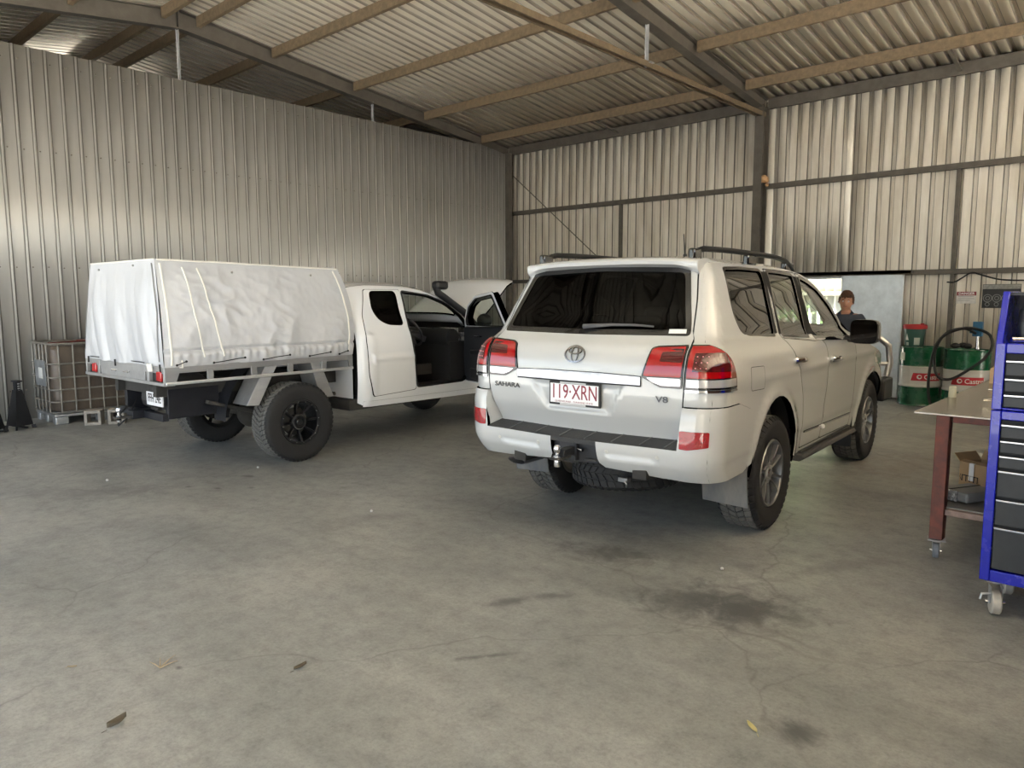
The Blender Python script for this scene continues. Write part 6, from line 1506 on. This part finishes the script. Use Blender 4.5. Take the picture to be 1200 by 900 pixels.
mb = MB(); mb.box((CX0 - .004, CY0 + .04, .66), (CX0, CY0 + .40, .69)); mb.build('side_ridge', M_blue, ch)
for x in (CX0 + .07, CX1 - .07):
    for y in (CY0 + .06, CY1 - .06): caster(ch, x, y, M_cw2, .062, .045, .184, .35)
mb = MB(); mb.tube([(CX0 + .055, CY0 + .04, .11), (CX0 + .015, CY0 + .02, .105), (CX0 + .01, CY0 + .015, .075)], .007, 6); mb.build('castor_brake', M_gal, ch)
# items in the open top
t = thing('spray_can', 'black aerosol can standing in the open top of the blue tool chest', 'can', (-.585, 4.46, 1.408)); mb = MB(); mb.lathe([(0, 0), (.032, 0), (.032, .15), (.024, .165), (.012, .17), (.012, .19), (0, .19)], 20); mb.build('can_body', M_tool, t); mb = MB(); mb.lathe([(.033, .04), (.033, .10)], 20); mb.build('can_label', M_drw, t)
t = thing('socket', 'bright chrome socket lying in the open top of the tool chest', 'socket', (-.60, 4.38, 1.422), R(30)); mb = MB(); mb.tube([(-.03, 0, 0), (.03, 0, 0)], .014, 14); mb.build('socket_barrel', M_chrome, t)
t = thing('impact_gun', 'dark impact gun resting upright in the open top of the tool chest', 'tool', (-.50, 4.52, 1.408)); mb = MB(); mb.tube([(-.07, 0, .19), (.08, 0, .19)], [.035, .04], 14); mb.build('gun_body', M_tool, t); mb = MB(); mb.bar((.02, 0, .17), (.03, 0, .0), .04, .05, up=(0, 1, 0)); mb.build('gun_handle', M_tool, t, bevel=.01)

# ------------------------------------------------------------------ person
pr_ = thing('person', 'person in a dark navy collared shirt standing behind the mirror of the wagon', 'person', (-3.235, 9.95, 0), R(14))
M_skin = mat('skin', (.50, .26, .17), .5, 0, var=.06, vscale=30, spec=.3); M_hair = mat('short_brown_hair', (.13, .060, .030), .7, 0, var=.3, vscale=60, bump=.6, bscale=160)
M_shirt = mat('navy_work_shirt', (.030, .038, .055), .85, 0, var=.15, vscale=10, bump=.2, bscale=18); M_pant = mat('dark_work_trousers', (.03, .032, .04), .9, bump=.2, bscale=18); M_boot = mat('brown_boot', (.09, .05, .03), .7)
def skinned(name, verts, edges, radii, m, parent, root=0, sub=2):
    me = bpy.data.meshes.new(name); me.from_pydata(verts, edges, []); o = bpy.data.objects.new(name, me); COL.objects.link(o)
    md = o.modifiers.new('skin', 'SKIN'); md.use_smooth_shade = True; md.branch_smoothing = .4
    if not me.skin_vertices: 
        bpy.context.view_layer.objects.active = o
    for v, r_ in zip(me.skin_vertices[0].data, radii): v.radius = r_ if isinstance(r_, tuple) else (r_, r_)
    me.skin_vertices[0].data[root].use_root = True
    o.modifiers.new('sub', 'SUBSURF').levels = sub; o.modifiers['sub'].render_levels = sub
    me.update()
    dg = bpy.context.evaluated_depsgraph_get(); m2 = bpy.data.meshes.new_from_object(o.evaluated_get(dg)); bpy.data.objects.remove(o)
    m2.materials.clear(); m2.materials.append(m); o2 = bpy.data.objects.new(name, m2); COL.objects.link(o2); o2.parent = parent
    m2.polygons.foreach_set('use_smooth', [True] * len(m2.polygons)); return o2
# facing -y; person's left hand at +x.  joints
J = {}
V = [(0, 0, .93), (0, .0, 1.05), (0, -.005, 1.20), (0, .0, 1.34), (0, .005, 1.43), (0, -.01, 1.48), (0, -.015, 1.53)]; RAD = [(.15, .11), (.135, .10), (.155, .11), (.165, .105), (.075, .07), (.055, .057), (.06, .06)]
E = [(i, i + 1) for i in range(6)]
def chain(start, pts, rs):
    k = start
    for p, r_ in zip(pts, rs): V.append(p); RAD.append(r_); E.append((k, len(V) - 1)); k = len(V) - 1
    return k
for s in (1, -1):
    hnd = chain(3, [(s * .17, .01, 1.375), (s * .215, .01, 1.26), (s * .245, .02, 1.08), (s * .255, -.03, .95), (s * .26, -.07, .83), (s * .262, -.085, .775), (s * .262, -.095, .74)], [.068, .056, .046, .042, .031, (.020, .036), (.016, .040)])
    for f, (dy, L_) in enumerate(((-.034, .070), (-.012, .080), (.011, .074), (.032, .058))):
        b0 = V[hnd]; chain(hnd, [(b0[0], b0[1] + dy, b0[2] - .022), (b0[0] - s * .008, b0[1] + dy * 1.05, b0[2] - .022 - L_ * .5), (b0[0] - s * .025, b0[1] + dy * 1.05, b0[2] - .022 - L_ * .92)], [.0095, .009, .008])
    w_h = hnd - 1; b0 = V[w_h]; chain(w_h, [(b0[0] - s * .006, b0[1] - .040, b0[2] - .012), (b0[0] - s * .012, b0[1] - .060, b0[2] - .050)], [.011, .009])
    chain(0, [(s * .095, 0, .86), (s * .105, -.01, .68), (s * .11, -.01, .49), (s * .112, .01, .30), (s * .115, .02, .10), (s * .118, -.03, .045), (s * .125, -.14, .035)], [.098, .082, .060, .055, .038, .04, .032])
body_ = skinned('body', V, E, RAD, M_skin, pr_)
# head joined to the same body mesh
bm = bmesh.new(); bm.from_mesh(body_.data)
def head_pt(a, b):   # a: polar from chin(0) to crown(1); b around
    ph = PI * a; th = 2 * PI * b; y = -math.cos(th); x = math.sin(th)
    rr = math.sin(ph) ** .85 if 0 < a < 1 else 0
    z = -math.cos(ph) * .118; wx = .074 * (1 - .22 * max(0, .5 - a) * 2); wy = .094
    px, py = x * rr * wx, y * rr * wy
    if y < 0:                     # face side
        py += .012 * max(0, -y) * (1 if a < .62 else 0) * min(1, (.62 - a) / .1) * -.4
        f = math.exp(-(x / .20) ** 2)
        py -= .020 * f * math.exp(-((a - .46) / .055) ** 2) + .010 * f * math.exp(-((a - .53) / .05) ** 2)    # nose
        py -= .006 * math.exp(-(x / .4) ** 2) * math.exp(-((a - .335) / .03) ** 2)                            # lips
        py -= .008 * math.exp(-(x / .35) ** 2) * math.exp(-((a - .17) / .06) ** 2)                            # chin
        for sx in (-.42, .42): py += .010 * math.exp(-((x - sx) / .17) ** 2) * math.exp(-((a - .555) / .035) ** 2)   # sockets
        py -= .005 * math.exp(-((a - .62) / .03) ** 2) * math.exp(-(x / .7) ** 2)
    return Vector((px, py, z))
HC = T(0, -.028, 1.572) @ RX(R(6)) @ RY(R(4))
hm = MB(); hm.grid(lambda a, b: HC @ head_pt(a, b), 34, 44)
for s in (1, -1):
    ear = [(.005, .010, -.03), (.012, .018, 0), (.014, .020, .022), (.008, .008, .034), (.002, -.004, .02), (.002, -.002, -.02)]
    hm.tube([HC @ Vector((s * (.069 + x), .006 + y, z)) for x, y, z in ear], [.006, .009, .010, .009, .007, .006], 8)
tmp = hm.build('tmp', M_skin, None, smooth=80, weld=.0004); bm2 = bmesh.new(); bm2.from_mesh(tmp.data); me_t = bpy.data.meshes.new('t'); bm2.to_mesh(me_t); bm.from_mesh(me_t); bm.to_mesh(body_.data); bm.free(); bm2.free(); bpy.data.objects.remove(tmp)
body_.data.polygons.foreach_set('use_smooth', [True] * len(body_.data.polygons))
hm = MB()
def hair_pt(a, b):
    th = 2 * PI * b; y = -math.cos(th); lo = (.70 + .035 * hsh(x * 5, 3)) if y < -.35 else (.70 - (.685 - .40) * min(1, (y + .35) / .7)); aa = lo + (1 - lo) * a
    p = head_pt(min(aa, .9999), b); k = 1.07 + .03 * hsh(p.x * 60, p.y * 60, p.z * 60) ; tuft = .012 * (1 if y < -.2 else .5) * math.sin(PI * min(1, a * 1.2)) * 1
    if a < .001: k = 1.005
    return HC @ (p * k + Vector((0, -.004 if y < 0 else .002, tuft)))
hm.grid(hair_pt, 14, 48); rnd = random.Random(11)
for q in range(420):        # loose locks
    b0 = rnd.random(); y0 = -math.cos(2 * PI * b0); a0 = rnd.uniform(.66 if y0 < -.3 else .48, .97)
    p0 = head_pt(a0, b0); o_ = p0.normalized(); dn = Vector((rnd.uniform(-.5, .5), -.6 if y0 < .2 else .5, -.5 - .6 * (1 - a0))).normalized(); dn = (dn - o_ * dn.dot(o_)).normalized()
    L_ = rnd.uniform(.018, .040); base = p0 * 1.08 + Vector((0, 0, .012 * a0))
    P = [HC @ (base + dn * L_ * t + o_ * (.010 * math.sin(PI * t) + .004)) for t in (-.4, 0, .4, .8)]
    hm.tube(P, [.003, .0062, .0052, .0015], 5)
hm.build('hair', M_hair, pr_, smooth=80)
for s in (1, -1):
    hm = MB(); hm.ball(HC @ Vector((s * .031, -.080, .018)), .0105, 8); ey = hm.build('eye', mat('eye_white', (.7, .68, .65), .2), pr_); hm = MB(); hm.ball(HC @ Vector((s * .031, -.0885, .018)), .0048, 6); hm.build('iris', mat('iris_brown', (.04, .02, .01), .1), ey)
    hm = MB(); hm.tube([HC @ Vector((s * (.018 + .014 * t), -.092 + .004 * t * t, .036 + .003 * math.sin(PI * t / 2))) for t in (0, 1, 2)], [.003, .004, .002], 6); hm.build('eyebrow', M_hair, pr_)
hm = MB(); hm.tube([HC @ Vector((x, -.0985 + abs(x) * .30, -.045 + abs(x) * .05)) for x in (-.024, -.012, 0, .012, .024)], [.002, .0042, .005, .0042, .002], 8); hm.build('lips', mat('lip', (.42, .15, .12), .5), pr_)
# shirt (own skin shell), collar, trousers, boots
SV = [(0, 0, .90), (0, 0, 1.05), (0, -.005, 1.20), (0, 0, 1.33), (0, .005, 1.40)]; SR = [(.172, .135), (.152, .122), (.172, .130), (.178, .124), (.10, .09)]; SE = [(0, 1), (1, 2), (2, 3), (3, 4)]
for s in (1, -1):
    k = 3
    for p, r_ in (((s * .17, .01, 1.375), .080), ((s * .218, .01, 1.26), .070), ((s * .245, .02, 1.10), .060), ((s * .254, -.02, .97), .054), ((s * .259, -.06, .86), .045)): SV.append(p); SR.append(r_); SE.append((k, len(SV) - 1)); k = len(SV) - 1
skinned('shirt', SV, SE, SR, M_shirt, pr_)
mb = MB()
for s in (1, -1):
    P0 = [(s * .012, -.088, 1.335), (s * .045, -.085, 1.415), (s * .070, -.020, 1.462), (s * .055, .045, 1.475), (0, .062, 1.478)]
    P1 = [(s * .045, -.110, 1.345), (s * .095, -.080, 1.385), (s * .105, -.010, 1.425), (s * .080, .070, 1.435), (0, .088, 1.438)]
    mb.add([Vector(p) for p in P0 + P1], [(i, i + 1, i + 6, i + 5) for i in range(4)])
cl_ = mb.build('collar', M_shirt, pr_, smooth=60, weld=.001); md = cl_.modifiers.new('t', 'SOLIDIFY'); md.thickness = .006
mb = MB(); 
mb.box((-.13, -.128, 1.20), (-.05, -.112, 1.285)); mb.build('shirt_pocket', M_shirt, pr_, bevel=.005)
TV = [(0, 0, .95)]; TRr = [(.165, .125)]; TE = []
for s in (1, -1):
    k = 0
    for p, r_ in (((s * .095, 0, .85), .112), ((s * .105, -.01, .68), .098), ((s * .11, -.01, .49), .080), ((s * .112, .01, .30), .074), ((s * .115, .02, .10), .068)): TV.append(p); TRr.append(r_); TE.append((k, len(TV) - 1)); k = len(TV) - 1
skinned('trousers', TV, TE, TRr, M_pant, pr_)
for s in (1, -1): skinned('boot', [(s * .115, .03, .16), (s * .117, .025, .06), (s * .12, -.06, .050), (s * .125, -.15, .042)], [(0, 1), (1, 2), (2, 3)], [.056, .058, .05, .044], M_boot, pr_)

# ------------------------------------------------------------------ litter on the floor
M_leaf = mat('dry_leaf', (.40, .33, .22), .8, 0, var=.3, vscale=30); M_leafd = mat('dark_leaf', (.10, .085, .06), .8); M_leafy = mat('yellow_leaf', (.52, .46, .22), .8)
def leaf(lab, x, y, rz, L_, W_, m, curl=.01, name='fallen_leaf', cat='leaf'):
    mb = MB(); P = []
    def f(a, b): w = math.sin(PI * a) ** .7 * W_ / 2; return Vector((L_ * (a - .5), (b * 2 - 1) * w, .003 + curl * (abs(b * 2 - 1) ** 2 + (a - .5) ** 2 * 2)))
    mb.grid(f, 10, 4); mb.tube([(-L_ * .5, 0, .004), (-L_ * .75, .004, .003)], .0012, 4); o = mb.build(name, m, smooth=60); md = o.modifiers.new('t', 'SOLIDIFY'); md.thickness = .0008
    o.location = (x, y, .0005); o.rotation_euler = (0, 0, rz); return tag(o, lab, cat)
leaf('dark curled leaf on the floor, just below the forked twig', -2.927, .945, 1.9, .085, .035, M_leafd, .02)
leaf('dark dry leaf on the floor to the right of the forked twig', -2.79, 1.66, 1.7, .07, .022, M_leafd, .012)
leaf('yellow green leaf on the floor at the lower right beside the round stain', -1.10, 2.56, 2.5, .075, .022, M_leafy, .008)
leaf('tiny pale leaf on the floor below the wagon tow ball, bottom centre', -2.02, 1.30, .4, .03, .012, M_leaf, .005)
leaf('tiny pale fragment of leaf on the floor left of the forked twig', -3.55, .98, .9, .04, .012, M_leaf, .006)
mb = MB()
for a, l in ((.2, .12), (.75, .10), (1.25, .09), (-.35, .08)): mb.tube([(0, 0, .004), (math.cos(a) * l * .5, math.sin(a) * l * .5, .008), (math.cos(a) * l, math.sin(a) * l, .005)], [.003, .0025, .001], 5)
o = mb.build('forked_twig', M_leaf); o.location = (-3.25, 1.24, .001); o.rotation_euler = (0, 0, 2.0); tag(o, 'pale forked dry twig on the floor at the lower left', 'twig')
for i, (x, y, lb, c) in enumerate(((-6.55, 3.52, 'white bolt cap on the floor under the ute tray', (.7, .7, .68)), (-4.52, 3.35, 'white crumb of litter on the floor right of the ute rear wheel', (.7, .7, .68)), (-7.1, 2.35, 'pale scrap of paper on the floor behind the ute plate', (.65, .63, .58)), (-1.95, 4.02, 'small white pebble on the floor behind the wagon right wheel', (.66, .64, .6)))):
    mb = MB(); mb.ball((0, 0, .009), .011 if i != 2 else .012, 6, (1.6 if i == 2 else 1, 1, .8)); o = mb.build(['bolt_cap', 'paper_crumb', 'paper_scrap', 'pebble'][i], mat('litter_white%d' % i, c, .6)); o.location = (x, y, 0); tag(o, lb, 'litter')
